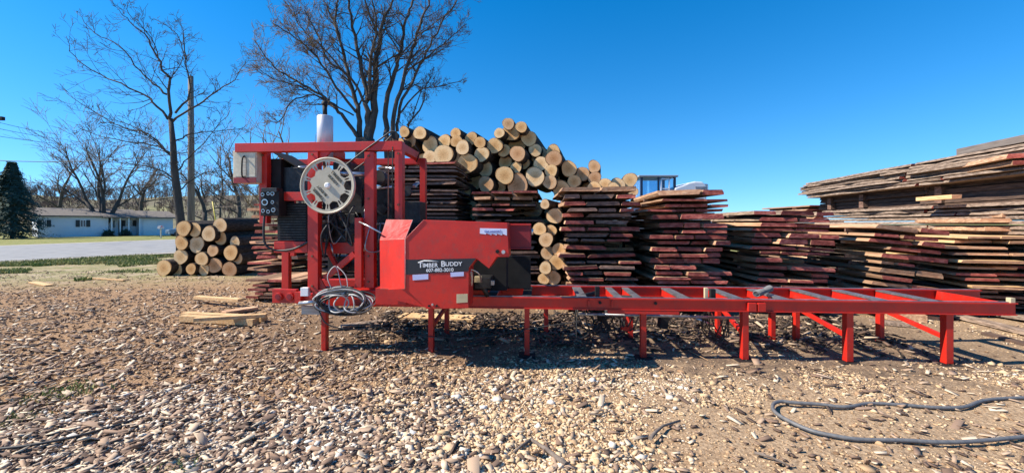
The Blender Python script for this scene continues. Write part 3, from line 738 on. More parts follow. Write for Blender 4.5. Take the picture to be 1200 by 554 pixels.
# small rail fittings
for x in (690,717,747,1087):
    u=Mu(x,0)
    if x in (690,717): MB().box(u-.012,u+.012,-.03,-.001,ZB+.03,ZT-.03).build('guide_lug',red,saw,bevel=.003)
for x in (703,768): MB().cyl((Mu(x,0),-.001,.66),(Mu(x,0),-.02,.66),.018,10).build('bolt',black,saw)
for x in (880,891): MB().box(Mu(x,0)-.05,Mu(x,0)+.04,-.05,-.001,ZB+.01,ZT-.03).build('splice_plate',red,saw,bevel=.005)
MB().box(Mu(712,0),Mu(818,0)*.9,-.02,.02,ZB-.045,ZB-.005).build('hanger_bar',red,saw,bevel=.004)
MB().box(uR-.07,uR-.02,-.02,.03,ZT+.0,ZT+.055).build('track_stop',tan,saw,bevel=.004)
MB().box(Mu(700,.2)-.025,Mu(700,.2)+.03,.2,.25,ZT-.02,ZT+.10).build('log_stop',black,saw,bevel=.004)
MB().box(Mu(828,.2)-.02,Mu(828,.2)+.02,.2,.24,ZT-.05,ZT+.10).build('log_stop',tan,saw,bevel=.004)
MB().box(Mu(836,.3)-.03,Mu(836,.3)+.03,.3,.36,ZT-.05,ZT+.07).build('log_stop',black,saw,bevel=.004)
# log clamp and hydraulics below and between the rails
for a_,b_,r_ in (((Mu(664,.15),.15,.66),(Mu(700,.45),.45,.70),.03),((Mu(728,.3),.3,.68),(Mu(756,.25),.25,.67),.022),((Mu(790,.4),.4,.68),(Mu(822,.3),.3,.64),.025),((Mu(700,.3),.3,.63),(Mu(703,.35),.35,.36),.03)):
    MB().cyl(a_,b_,r_).build('hydraulic_cylinder',black,saw)
for a_,b_,r_ in (((Mu(710,.3),.3,.60),(Mu(711,.3),.3,.44),.022),((Mu(822,.3),.3,.58),(Mu(834,.5),.5,.42),.02),((Mu(815,.5),.5,.38),(Mu(836,.5),.5,.28),.016)): MB().cyl(a_,b_,r_).build('piston_rod',brsteel,saw)
MB().cyl((Mu(678,.2),.2,.475),(Mu(866,.2),.2,.455),.018,10).build('feed_pipe',steel,saw)
cl=MB(); cl.bar((Mu(727,.55),.55,.60),(Mu(738,.5),.5,.22),.05,.07); cl.bar((Mu(738,.5),.5,.22),(Mu(728,.45),.45,.25),.04,.05); cl.build('clamp_arm',red,saw)
bar('motor_bracket',(Mu(780,.5),.5,.55),(Mu(776,.5),.5,.25),.10,.14,black); bar('linkage_arm',(Mu(705,.4),.4,.42),(Mu(715,.4),.4,.22),.04,.05,black); bar('linkage_arm',(Mu(690,.4),.4,.55),(Mu(712,.4),.4,.28),.035,.04,black)
rg=random.Random(8)
for k in range(9):
    x0=rg.uniform(670,735); pts=[Mp(x0,360,.3),Mp(x0+rg.uniform(-5,15),385+rg.uniform(-8,12),.3+rg.uniform(-.1,.3)),Mp(x0+rg.uniform(10,40),380+rg.uniform(-10,10),.45),Mp(x0+rg.uniform(20,60),362,.4)]
    tubep('hydraulic_hose',smooth(pts,6),.009,rubber,6)
for k in range(5):
    x0=rg.uniform(820,850); pts=[Mp(x0,362,.3),Mp(x0+rg.uniform(-5,10),385,.4),Mp(x0+rg.uniform(0,25),398+rg.uniform(-6,8),.5),Mp(x0+rg.uniform(10,35),372,.4)]
    tubep('hydraulic_hose',smooth(pts,6),.008,rubber,6)
# long hoses sagging under the bed
tubep('control_cable',smooth([Mp(430,378,.05),Mp(480,392,.0),Mp(560,395,-.0),Mp(620,385,-.02),Mp(680,376,.0)],6),.006,rubber,6)
# upright frame of the saw head
post('upright_post',360.5,372.5,175,341,0,.10); post('upright_post',427,438,178,337,0,.10); 
post('upright_post',462.5,471.5,166,345,0,.10); post('upright_post',492,498.5,187,345,VR-.02,.08)
post('upright_post',304,312.5,176,262,.12,.09); post('upright_post',330,338,186,345,VR-.02,.08)
post('slide_post',415.5,423.5,255,337,-.06,.07); post('slide_post',340,345,186,300,VR-.02,.05)
tb=post('top_beam',275,471,166.5,177,0-.004,.11); 
post('rear_top_beam',330,498,186,193,VR-.02,.09)
for x in (466,366): bar('side_top_beam',Mp(x,171,.10),Mp(x,171,.10)+Vector((0,VR-.12,0)),.09,.10)
post('mid_crossbar',330,361,225,235,.02,.08); post('mid_crossbar',372.5,427,230,237,.55,.07)
post('lower_crossbar',321,360,283,296,.03,.08); post('lower_crossbar',372.6,416,284,297,.3,.08); post('lower_crossbar',438,470,293,299,.5,.06)
mb=MB(); q=[Mp(372.6,177.5,.03),Mp(388,177.5,.03),Mp(372.6,193,.03)]; mb.prism([(p.x,p.z) for p in q],.03,.05); mb.build('gusset_plate',red,saw)
mb=MB(); q=[Mp(372.6,320,.03),Mp(384,342,.03),Mp(372.6,342,.03)]; mb.prism([(p.x,p.z) for p in q],.03,.05); mb.build('gusset_plate',red,saw)
bar('diagonal_brace',Mp(381,326,.08),Mp(416,297,.08),.05,.07); bar('diagonal_brace',Mp(386,296,.3),Mp(400,322,.3),.05,.05)
bar('slanted_head_plate',Mp(330,180,.5),Mp(371,205,.5),.5,.015,black)
post('head_cross_beam',372,500,337,347.5,.08,.10)
# tongue at the far left
mb=MB(); mb.box(Mu(319,.02),Mu(347,.02),.02,.08,Mp(333,355,.02).z,Mp(333,339,.02).z); mb.build('hitch_plate',red,saw,bevel=.004)
for x in (326,339.5): 
    mb=MB(); c0=Mp(x,347.5,.0); mb.cyl((c0.x,.019,c0.z),(c0.x,-.012,c0.z),.05,20); o=mb.build('roller',red,saw,bevel=.004)
    MB().cyl((c0.x,-.0125,c0.z),(c0.x,-.018,c0.z),.032,16).build('roller_hub',maroon,o)
post('hitch_post',345,352,342,355,-.01,.09); post('outrigger_beam',347,366,344,356,.06,.08)
post('junction_box',352,361,337,347,-.03,.06,white); 
MB().cyl(Mp(351,355.5,-.02),Mp(370,353.5,-.02),.028,12).build('jack_cylinder',brsteel,saw)
# electrical box, control panel, engine panels
eb=post('electrical_box',273,300.5,176.5,214,.02,.25,cream,.008)
post('box_base_strip',273.5,300,208,214.5,.012,.006,maroon,0,eb)
tubep('handle',smooth([Mp(287,183,.02),Mp(284,186,-.03),Mp(283.5,205,-.03),Mp(286,208,.02)],4),.010,black,6,eb)
post('door',275,299,179,207,.012,.007,cream,.002,eb); post('latch_plate',284,288,184,206,.004,.006,whiteblock,.001,eb)
cp=post('control_panel',305,327,224,253,-.08,.16,black,.008)
post('panel_hood',306,324,220,225,-.10,.12,greasy,.004,cp)
for x,y,r_ in ((308.5,228,.022),(315,227,.02),(320,227,.024),(311,237,.040),(320,237,.020),(309,247,.022),(315,248,.022),(321,246,.026)):
    p=Mp(x,y,-.08); o=MB().cyl((p.x,-.081,p.z),(p.x,-.095,p.z),r_,18).build('gauge',brsteel,cp)
    MB().cyl((p.x,-.0955,p.z),(p.x,-.099,p.z),r_*.68,16).build('gauge_face',black,o)
tubep('control_cable',smooth([Mp(310,253,-.02),Mp(309,270,-.03),Mp(311,286,-.02),Mp(322,293,0),Mp(343,292,0),Mp(362,283,.02)],6),.014,rubber)
post('radiator_panel',325,360.6,238,283,.10,.08,black); post('radiator_panel',314,329,186,238,.22,.3,black)
post('radiator_housing',330,360,196,226,.28,.4,greasy)
eng=MB()
def eb_(x0,x1,y0,y1,v,th): eng.box(Mu(x0,v),Mu(x1,v),v,v+th,Mp((x0+x1)/2,y1,v).z,Mp((x0+x1)/2,y0,v).z)
eb_(378,424,208,250,.35,.45); eb_(384,416,250,285,.33,.35); eb_(390,410,190,208,.4,.3); eb_(440,460,220,300,.42,.3); eb_(424,440,235,262,.4,.3); eb_(376,386,262,280,.25,.2)
eb_(474,492,236,262,.5,.3); eb_(345,360,245,290,.4,.4)
eb_(442,458,300,335,.4,.3); eb_(474,491,262,335,.45,.3); eb_(384,420,300,318,.4,.25); eng.build('engine',greasy,saw,bevel=.01)
ef=MB()
for (x,y,v,r_,t_) in ((398,258,.30,.11,.04),(384,272,.28,.07,.04),(412,270,.29,.06,.04),(432,248,.36,.09,.05),(448,245,.38,.07,.04),(478,225,.45,.06,.05)):
    p=Mp(x,y,v); MB().cyl((p.x,v,p.z),(p.x,v-t_,p.z),r_,20).build('drive_pulley',greasy,saw)
p=Mp(446,209,.3); MB().cyl((p.x,.20,p.z),(p.x,.42,p.z),.095,20).build('air_filter',rubber,saw)
ch=MB()
for a_,b_,r_ in (((395,203,.3),(432,205,.3),.030),((342,197,.3),(362,196,.3),.022),((425,222,.4),(460,219,.4),.02),((398,246,.28),(400,256,.28),.02),((452,197,.5),(470,199,.5),.022),((430,262,.4),(458,262,.4),.012),((388,285,.3),(391,300,.3),.012)):
    MB().cyl(Mp(*a_),Mp(*b_),r_,12).build('intake_pipe',brsteel,saw)
rg=random.Random(4)
for k in range(16):
    x0=rg.uniform(376,455); y0=rg.uniform(240,265); vv=rg.uniform(.0,.4)
    pts=[Mp(x0,y0,vv),Mp(x0+rg.uniform(-14,14),y0+rg.uniform(10,28),vv-.06),Mp(x0+rg.uniform(-18,18),y0+rg.uniform(20,45),vv),Mp(x0+rg.uniform(-10,20),y0+rg.uniform(5,25),vv+.1)]
    tubep('engine_hose',smooth(pts,6),rg.choice((.007,.010,.014)),rubber if k%4 else steel,6)
rg=random.Random(31)
for k in range(14):
    z_=Mp(342,241,.1).z-(Mp(342,241,.1).z-Mp(342,281,.1).z)*k/13
    MB().box(Mu(327,.1),Mu(359,.1),.085,.098,z_-.006,z_+.006).build('radiator_fin',greasy,saw)
for k in range(26):
    x=rg.uniform(376,492); y=rg.uniform(198,330); v=rg.uniform(.15,.6); p=Mp(x,y,v); r_=rg.uniform(.015,.05)
    if 425<x<440 or 458<x<472: continue
    mb=MB(); d=Vector((rg.gauss(0,1),rg.gauss(0,1),rg.gauss(0,1))).normalized()*rg.uniform(.04,.14)
    if k%2: mb.cyl(p,p+d,r_,12)
    else: mb.bar(p,p+d,r_*1.6,r_*1.2)
    mb.build('engine_fitting',rg.choice((greasy,black,steel,rust,maroon)),saw,bevel=.003)
for (x,y,v) in ((432,233,0),(432,300,0),(366,300,0),(366,235,0),(366,181,0),(432,183,0),(467,180,0),(467,240,0),(308,182,.12),(366,335,0),(432,330,0)):
    p=Mp(x,y,v); MB().cyl((p.x,v-.001,p.z),(p.x,v-.014,p.z),.014,6).build('frame_bolt',rust,saw)
# muffler and exhaust
vm_=.45; p=Mp(381,166,vm_); z1=Mp(381,136,vm_).z; z0=Mp(381,188,vm_).z; r_=(Mu(390,vm_)-Mu(373,vm_))/2
mu=MB(); mu.tube([(p.x,vm_,z0),(p.x,vm_,z1-.012),(p.x,vm_,z1-.003),(p.x,vm_,z1)],[r_,r_,r_*.93,r_*.8],24); mu=mu.build('muffler',muff,saw)
MB().tube([(p.x,vm_,z1-.02),(p.x-.006,vm_,Mp(381,124,vm_).z)],.030,14).build('exhaust_pipe',black,mu)
zc=Mp(381,123,vm_).z; MB().tube([(p.x-.01,vm_-.0,zc),(p.x+.0,vm_,zc+.02),(p.x-.035,vm_,zc+.03)],[.042,.042,.03],12).build('rain_cap',black,mu)
MB().cyl((p.x,vm_,z0-.25),(p.x,vm_,z0),.03,12).build('exhaust_elbow',rust,mu)
# wheel: spoked disc with tree shaped cut-outs
wc=Mp(384.2,217.5,-.10); RW=.335
NA,NR=480,44
def hole(a,r):
    k=(a/(2*math.pi)*10)%1.0; dk=min(k,1-k)       # 0 at spoke centre
    q=r*dk*2*math.pi/10                           # lateral distance from spoke centre
    if .60<r<.90:
        gap=(.5-dk)*2*math.pi/10*r; w=.155*math.sin(min(1,(r-.60)/.12)*math.pi/2)**.8
        if gap<w+.03*(r-.6)/.3 : return True
    if .66<r<.86:                                  # pine shape
        s=(.86-r)/.20; tier=(s*3)%1.0
        if q<.012+.030*tier*(.5+.5*s) and s<.88: return True
        if q<.010: return True
    return False
mb=MB()
for i in range(NA):
    a0=2*math.pi*i/NA; a1=2*math.pi*(i+1)/NA
    for j in range(NR):
        r0=.06+(.94)*j/NR; r1=.06+(.94)*(j+1)/NR
        if hole((a0+a1)/2,(r0+r1)/2): continue
        mb.quad([(wc.x+RW*r0*math.sin(a0),wc.y,wc.z+RW*r0*math.cos(a0)),(wc.x+RW*r1*math.sin(a0),wc.y,wc.z+RW*r1*math.cos(a0)),(wc.x+RW*r1*math.sin(a1),wc.y,wc.z+RW*r1*math.cos(a1)),(wc.x+RW*r0*math.sin(a1),wc.y,wc.z+RW*r0*math.cos(a1))])
me_o=mb.build('wheel_cover',wheelm,saw,fix=False)
bm=bmesh.new(); bm.from_mesh(me_o.data); bmesh.ops.remove_doubles(bm,verts=bm.verts,dist=1e-5); bmesh.ops.recalc_face_normals(bm,faces=bm.faces); bm.to_mesh(me_o.data); bm.free()
so=me_o.modifiers.new('thick','SOLIDIFY'); so.thickness=.012; so.offset=0
mb=MB(); ring=[(wc.x+RW*math.sin(t)*1.0,wc.y-.01,wc.z+RW*math.cos(t)) for t in np.linspace(0,2*math.pi,73)]
mb.tube(ring,.012,8,cap=False); mb.build('rim',wheelm,me_o,fix=False)
mb=MB(); RB=RW*.985
for i in range(72):
    a0=2*math.pi*i/72;a1=2*math.pi*(i+1)/72
    mb.quad([(wc.x+RB*math.sin(a0),wc.y+.0,wc.z+RB*math.cos(a0)),(wc.x+RB*math.sin(a1),wc.y+.0,wc.z+RB*math.cos(a1)),(wc.x+RB*math.sin(a1),wc.y+.05,wc.z+RB*math.cos(a1)),(wc.x+RB*math.sin(a0),wc.y+.05,wc.z+RB*math.cos(a0))],0,True)
mb.build('rim_band',wheelm,me_o,fix=False)
MB().tube([(wc.x,wc.y+.1,wc.z),(wc.x,wc.y-.02,wc.z),(wc.x,wc.y-.035,wc.z)],[.035,.035,.022],20).build('hub_cap',white,me_o)
def text(name, s, size, m, parent, M, sx=1, ext=.0015):
    cu=bpy.data.curves.new(name,'FONT'); cu.body=s; cu.size=size; cu.align_x='CENTER'; cu.align_y='CENTER'; cu.extrude=ext; cu.offset=size*.012
    t=bpy.data.objects.new(name,cu); col.objects.link(t)
    bpy.context.view_layer.update(); dg=bpy.context.evaluated_depsgraph_get()
    me=bpy.data.meshes.new_from_object(t.evaluated_get(dg)); bpy.data.objects.remove(t)
    me.transform(M@Matrix.Diagonal((sx,1,1,1))); me.materials.clear(); me.materials.append(m)
    o=bpy.data.objects.new(name,me); col.objects.link(o); o.parent=parent; return o
FR=Matrix.Rotation(math.pi/2,4,'X')
def face(u,v,z,rot=0): return Matrix.Translation((u,v,z))@FR@Matrix.Rotation(rot,4,'Z')
brown_ink=mat('dark_olive_lettering',(.05,.045,.03),(.07,.06,.04),rough=.6)
for sgn in (0,math.pi):
    for s_,rad,size in (('TIMBER',.155,.052),('BUDDY',.095,.046)):
        a=R(-47)+sgn
        du=-math.sin(a)*rad; dz=math.cos(a)*rad
        text('wheel_lettering',s_,size,brown_ink,me_o,face(wc.x+du,wc.y-.010,wc.z+dz,a),1.1)
# pulley cables from the wheel up to the mast
bx=smooth([Mp(402,196,-.03),Mp(425,178,-.02),Mp(450,160,.0),Mp(458,154.5,.02),Mp(464,155,.03),Mp(466,160,.04),Mp(466,168,.05)],5); tubep('belt_cable',bx,.010,rubber)
bx=smooth([Mp(414,200,.0),Mp(435,184,.05),Mp(455,163,.06),Mp(461,158,.06),Mp(465,163,.06),Mp(466,172,.06)],5); tubep('belt_cable',bx,.010,rubber)
MB().cyl(Mp(462.5,159,.02),Mp(462.5,159,.02)+Vector((0,.05,0)),.045,18).build('pulley',black,saw)
post('pulley_bracket',459.5,465,160,168,.03,.03,rust,.002)
tubep('lift_chain',[Mp(455,166,.05),Mp(455,260,.05),Mp(455,335,.05)],.008,rust,6); tubep('lift_chain',[Mp(460,172,-.02),Mp(460,262,-.02)],.007,black,6)
tubep('lever_rod',[Mp(421,260,-.12),Mp(430,264,-.16),Mp(447,273,-.28)],.010,brsteel)
tubep('lever_rod',[Mp(486,170,.7),Mp(492,178,.8),Mp(488,190,.8)],.008,black)
# blade guard box
VF=-.62
def VP(x,y): p=Mp(x,y,VF); return (p.x,p.z)
poly=[VP(475,280),VP(497,257.5),VP(594.5,261),VP(596.5,301),VP(582,301),VP(573,314.5),VP(558.5,303),VP(549.5,314),VP(549,361),VP(500,362),VP(475.5,338)]
gb=MB(); gb.prism(poly,VF,VF+.30); gb=gb.build('blade_guard',red,saw,bevel=.004)
# thin steel edge trim along the front outline
mb=MB()
def tr3(a,b_): mb.tube([Vector((a[0],VF-.004,a[1])),Vector((b_[0],VF-.004,b_[1]))],.0035,6)
tr3(poly[0],poly[1]); tr3(poly[0],poly[10]); mb.build('edge_trim',mat('chipped_pink_edge',(.6,.25,.22),(.45,.05,.05),rough=.5,scale=30),gb,fix=False)
# chamfered left cheek: faces front-left
v1=-.24
A=Mp(474.5,280,VF); B=Mp(474.5,338,VF); C=Mp(445.5,281,v1); D=Mp(446,338,v1)
Tf=Mp(483.5,258,v1+.02); Tb=Mp(453,257.5,v1+.12)
mb=MB(); mb.quad([A,C,D,B]); o=mb.build('cheek_panel',red,saw,fix=False); s_=o.modifiers.new('t','SOLIDIFY'); s_.thickness=.01; s_.offset=0
mb=MB(); mb.quad([C,A,Tf,Tb]); o=mb.build('cheek_top',redpink,saw,fix=False); s_=o.modifiers.new('t','SOLIDIFY'); s_.thickness=.01; s_.offset=0
mb=MB(); mb.tube([C,Tb,Tf,A],.005,6); mb.tube([C,A,B,D,C],.004,6); mb.build('cheek_edge',mat('bare_metal_edge',(.62,.5,.42),(.5,.3,.25),rough=.5),saw,fix=False)
mb=MB(); mb.box(Mu(452,v1),Mu(500,v1),v1+.03,v1+.3,B.z,A.z); mb.build('cheek_back',maroon,saw)
post('guard_base',440,476,337.5,357,-.20,.25,red); 
mb=MB(); q=[VP(475,338.5),VP(500,362),VP(452,350),VP(452,340)]; mb.prism(q,VF+.05,VF+.25); mb.build('guard_base_wedge',red,saw)
post('guard_extension',594,622,263,291,-.32,.22,maroon,.004); post('extension_lip',594,622,262,264,-.335,.24,red,.002); post('extension_lip',594,622,290.5,292,-.335,.24,maroon,.002)
MB().cyl(Mp(623.5,268,-.3),Mp(623.5,275,-.3),.015,8).build('hinge',brsteel,saw)
# band, writing and stickers on the guard
def vpoly(name,pts,m,dv,par=gb):
    mb=MB(); mb.prism([VP(*p) for p in pts],VF-dv,VF-dv+.002 if dv>.004 else VF-.0005); return mb.build(name,m,par)
vpoly('name_band',[(475.8,304.2),(557.6,302.6),(549.3,313.8),(549.2,317.6),(475.8,321.8)],decal,.003)
ang=R(1.6)
def gp(x,y,dv): p=Mp(x,y,VF); return (p.x,VF-dv,p.z)
def gtext(s,x,y,size,sx,m=white,dv=.006): 
    p=gp(x,y,dv); return text('lettering',s,size,m,gb,face(p[0],p[1],p[2],ang),sx)
gtext('T',493,310.6,.085,1.05); gtext('IMBER',504.3,310.9,.062,1.0); gtext('B',519.4,309.3,.085,1.05); gtext('UDDY',531.8,309.3,.060,1.08)
mb=MB(); aq=[gp(490,307.2,.006),gp(497,305.4,.006),gp(505,305.6,.006),gp(514,306.4,.006)]; mb.tube([Vector(p) for p in aq],[.002,.006,.006,.002],6); mb.build('lettering_flourish',white,gb)
gtext('607-882-3010',515.5,316.3,.052,1.02)
vpoly('sticker',[(483.5,321.8),(502,320.8),(502,327),(483.8,328.2)],lav,.005); vpoly('sticker',[(528,319),(543.6,318.3),(543.6,323.2),(528.2,324.2)],lav,.005)
vpoly('data_plate',[(535,344.5),(548,344),(548,354),(535,354.8)],tan,.003)
vpoly('saw_tooth_sticker',[(562.5,267.3),(594,268),(594,276),(588.5,273.8),(588.5,275.6),(582.2,273.7),(582.2,275.6),(576,273.6),(576,275.4),(569.5,273.2),(569.5,274.6),(562.3,273.6)],mat('white_sticker',(.66,.68,.85),(.62,.64,.8),rough=.4),.003)
gtext('Cut smarter!',577.5,270.9,.032,1.05,blueink,.006)
for x,y in ((583,294.5),(590,295)):
    p=gp(x,y,0); MB().cyl((p[0],VF-.001,p[2]),(p[0],VF-.022,p[2]),.020,12).build('guard_bolt',black if x<586 else brsteel,gb)
for x,y in ((503,358),(507,356.5),(512,358)):
    p=gp(x,y,0); MB().cyl((p[0],VF-.001,p[2]),(p[0],VF-.015,p[2]),.012,8).build('guard_bolt',black if x!=507 else brsteel,gb)
# blade guide and hoses between guard and bed
tubep('water_hose',smooth([Mp(549,315,-.5),Mp(556,317,-.45),Mp(562,322,-.4),Mp(564,330,-.3)],6),.008,brsteel,6)
tubep('water_hose',smooth([Mp(552,318,-.55),Mp(553,327,-.5),Mp(552,335,-.4)],6),.012,whiteblock,6)
post('blade_guide',556,575,325,338,-.12,.3,greasy,.01); post('guide_roller',556,564,324,331,-.2,.05,tan,.004); post('guide_block',573,579,329,334,-.1,.05,whiteblock,.004)
post('carriage_plate',570,622,300,338,.6,.04,black); post('carriage_plate',474,500,262,345,.3,.05,black)
MB().cyl(Mp(563,331,-.05),Mp(572,347,-.04),.03,10).build('carriage_wheel',greasy,saw)
post('motor_cover',498,594,264,340,.15,.2,black,.01)

# cable coil hung on the head beam
cc_=Mp(403,353,-.10); inv=Matrix.Translation((0,P0Y,0))@Matrix.Rotation(-AY,4,'Z')
cw=inv@cc_
e=empty('cable_coil',cw); tag(e,'tangled coil of grey and black cables hanging below the wheel','cable coil')
rg=random.Random(9)
def loop(rx,rz,ox,oz,oy,tl):
    N=40; ph=rg.random()*6
    return [Vector((ox+rx*math.cos(t)*(1+.04*math.sin(3*t+ph)), oy+.035*math.sin(2*t+ph), oz+rz*math.sin(t)*(1+.06*math.sin(2*t+ph))+tl*math.cos(t))) for t in np.linspace(0,2*math.pi,N)]
gA=MB(); gB=MB()
for k in range(15):
    pts=loop(rg.uniform(.25,.36),rg.uniform(.10,.165),rg.uniform(-.03,.05),rg.uniform(-.03,.03),rg.uniform(-.06,.05),rg.uniform(-.03,.02))
    (gA if k%3==0 else gB).tube(pts,.0085 if k%3==0 else .011,6,cap=False)
for k in range(3): gA.tube(loop(.12,.11,-.05+.1*k,-.01,-.07,.0),.009,6,cap=False)
gB.tube(smooth([Vector((-.33,0,0)),Vector((-.2,-.05,-.25)),Vector((.1,-.02,-.33)),Vector((.5,0,-.28)),Vector((.8,.05,-.15))],8),.008,6)
gA.tube(smooth([Vector((-.12,0,.1)),Vector((-.2,.0,.3)),Vector((-.12,.05,.42)),Vector((-.05,.03,.2)),Vector((.0,0,.1))],8),.006,6)
gA.tube(smooth([Vector((.05,0,.1)),Vector((.02,.02,.3)),Vector((-.1,.05,.42))],8),.006,6)
gA.build('grey_cable',wirewhite,e,fix=False); gB.build('black_cable',rubber,e,fix=False)
post('wooden_block',353,390,358.5,368.5,.11,.16,whiteblock,.006)  # loose pale wooden block; its role as a sawmill part is made up
# spring lying across the bed
p0=inv@Vector((Mu(886,.1),.1,ZT+.05)); p1=inv@Vector((Mu(905,.5),.55,ZT+.05)); d=(p1-p0); ax=d.normalized(); sx_=ax.cross(Vector((0,0,1))); 
pts=[p0+d*(t/160)+ (sx_*math.cos(t*.785)+Vector((0,0,1))*math.sin(t*.785))*(.034+.006*math.sin(t*.05)) for t in range(161)]
tag(MB().tube(pts,.007,5).build('coil_spring',greyhose,fix=False),'grey coil spring lying across the bed near a middle leg','spring')

# ================================================================ logs
def logmesh(seed):
    rg=random.Random(seed); mb=MB(); N=22; prof=[1+.065*math.sin(2*math.pi*k/N*2+seed)+.05*math.sin(2*math.pi*k/N*3+seed*2)+rg.uniform(-.015,.015) for k in range(N)]
    rings=[(0,.97),(.006,1.0),(.25,1.01),(.5,.985),(.75,.96),(1,.93)]
    for yy,s in rings:
        for k in range(N):
            a=2*math.pi*k/N; w=prof[k]*s*(1+rg.uniform(-.02,.02)*(yy>.01)); mb.v.append((w*math.cos(a),yy,w*math.sin(a)))
    for i in range(len(rings)-1):
        for k in range(N):
            mb.f.append((i*N+k,i*N+(k+1)%N,(i+1)*N+(k+1)%N,(i+1)*N+k)); mb.m.append(0); mb.sm.append(True)
    mb.f.append(tuple((len(rings)-1)*N+k for k in range(N))); mb.m.append(0); mb.sm.append(False)
    mb.f.append(tuple(reversed(range(N)))); mb.m.append(0); mb.sm.append(False)
    o=mb.build('log',bark); me=o.data; bpy.data.objects.remove(o)
    cf_=MB(); k0=0; cf_.v=[(prof[k]*.955*math.cos(2*math.pi*k/N),-.012/2.4,prof[k]*.955*math.sin(2*math.pi*k/N)) for k in range(N)]
    cf_.v+=[(prof[k]*.955*math.cos(2*math.pi*k/N),0.0,prof[k]*.955*math.sin(2*math.pi*k/N)) for k in range(N)]
    cf_.f=[tuple(range(N))]+[(k,(k+1)%N,N+(k+1)%N,N+k) for k in range(N)]; cf_.m=[0]*(N+1); cf_.sm=[False]*(N+1)
    o=cf_.build('cut_face',cutm); mc=o.data; bpy.data.objects.remove(o)
    return me,mc
LM=[logmesh(s) for s in range(14)]
def add_log(c, r, L, yaw, label, group, rg):
    me,mc=LM[rg.randrange(14)]
    o=bpy.data.objects.new('log',me); col.objects.link(o); o.location=c; o.scale=(r,L,r)
    o.rotation_euler=(rg.gauss(0,.012),0,yaw+rg.gauss(0,.02)); 
    o.rotation_mode='XYZ'
    f=bpy.data.objects.new('cut_face',mc); col.objects.link(f); f.parent=o
    tag(o,label,'log',group); return o
ORD=['first','second','third','fourth','fifth','sixth','seventh','eighth','ninth','tenth','eleventh','twelfth','thirteenth','fourteenth','fifteenth','sixteenth','seventeenth','eighteenth','nineteenth','twentieth']
def logpile(lst, D, yaw, L, place, group, rg, rowh, jit=.22, grow_=1.15):
    lst=sorted(lst,key=lambda t:t[1]); rows=[]
    for it in lst:
        if not rows or it[1]-rows[-1][0][1]>rowh: rows.append([it])
        else: rows[-1].append(it)
    res=[]
    for ri,row in enumerate(rows):
        row.sort(); 
        for ci,(x,y,r_) in enumerate(row):
            d=D+rg.uniform(-jit,jit); c=W(x,y,d); rr=r_/F*d*grow_
            size='thick' if rr>.27 else ('thin' if rr<.18 else 'sawn')
            
            pos='only one' if len(row)==1 else ('leftmost' if ci==0 else ('rightmost' if ci==len(row)-1 else ORD[ci]+' from left'))
            rw='top' if ri==0 else ('bottom' if ri==len(rows)-1 else ORD[ri])
            add_log(c,rr,L*rg.uniform(.92,1.05),yaw,f'{size} log, {pos} in {rw} row of {place}',group,rg); res.append((c,rr))
    return res
c1=[(55,97,23),(80,137,29),(127,103,28),(175,160,36),(235,203,42),(240,143,30),(293,103,22),(297,142,26),(325,170,30),(365,128,27),(405,147,25),(285,212,25),(345,245,44),(413,202,32),(473,162,34),(517,184,27),(523,237,28),(432,270,32),(520,298,38),(433,340,34),(495,357,27),(573,262,25),(580,342,45),(580,198,33),(548,100,37),(537,60,25),(495,103,22),(597,75,24),(632,128,33),(662,182,27),(688,245,31),(660,305,40),(735,278,27),(728,330,30),(745,190,30),(748,220,33),(783,365,38),(818,268,33),(842,327,28),(880,292,30),(935,258,26),(937,312,27),(935,357,28),(985,340,26),(1025,358,24),(172,215,30),(610,245,24),(30,150,22)]
main=[(460+a/3.957,130+b_/3.957,r_/3.957) for a,b_,r_ in c1]
main+=[(709,216,6.0),(724,217,7.6),(738,211,7.6),(742,225,5)]
rgL=random.Random(77)
placed=logpile(main,9.6,-R(12),2.2,'the big pile','logs in the big pile',rgL,4.6)
FILL=[]
c2=[(390,155,20),(435,210,33),(420,277,23),(395,320,30),(402,380,28),(455,365,28),(445,425,33),(392,450,26),(365,270,28),(430,495,30),(385,500,24)]
gap=[(540+a/3.957,200+b_/3.957,r_/3.957) for a,b_,r_ in c2]
placed+=logpile(gap,7.7,-R(14),1.9,'gap between lumber stacks','logs in the gap',rgL,7,.12)
# logs buried low in the pile, carrying the visible ones
for k in range(46):
    X=rgL.uniform(-2.3,2.2); z=rgL.uniform(2.3,3.75-max(0,X)*.55-abs(X+.1)*.12)
    c=Vector((X,9.95+rgL.uniform(0,.2),z)); 
    tall=max([q.z for q,_ in placed if abs(q.x-X)<.35] or [0])
    if z<tall-.12 and all((c-q).length>.36 for q,_ in FILL): FILL.append((c,.2))
FILL.sort(key=lambda t:t[0].x)
for i,(c,r__) in enumerate(FILL): add_log(c,.225,2.3,-R(15),'recessed log peeking between the front log ends of the big pile','recessed logs of the big pile',rgL)
zz=.24; row=0
while zz<3.3:
    X=-2.9+(.24 if row%2 else 0)
    while X<4.0:
        top=lambda X: 3.0 if X<-.3 else (3.2 if X<1.0 else 3.2-(X-1.0)*.75)
        d=9.75
        if zz<top(X)-.25 and all(math.hypot(X*9.6/9.75-c.x*9.6/c.y, zz-c.z)>.22+rr*.9 for c,rr in placed if c.y>9.2):
            add_log(Vector((X,d+rgL.uniform(0,.2),zz)),.235,2.5,-R(20),'buried log in the shaded lower part of the big log pile, behind lumber stacks','buried logs',rgL)
        X+=.485
    zz+=.42; row+=1
c3=[(122,130,28),(165,135,27),(224,152,27),(270,117,26),(272,170,24),(113,188,26),(175,195,30),(240,220,22),(313,228,28),(330,185,20),(110,245,28),(195,253,25),(248,280,28),(338,250,22),(42,290,30),(93,296,24),(152,294,20),(205,297,22),(308,295,27)]
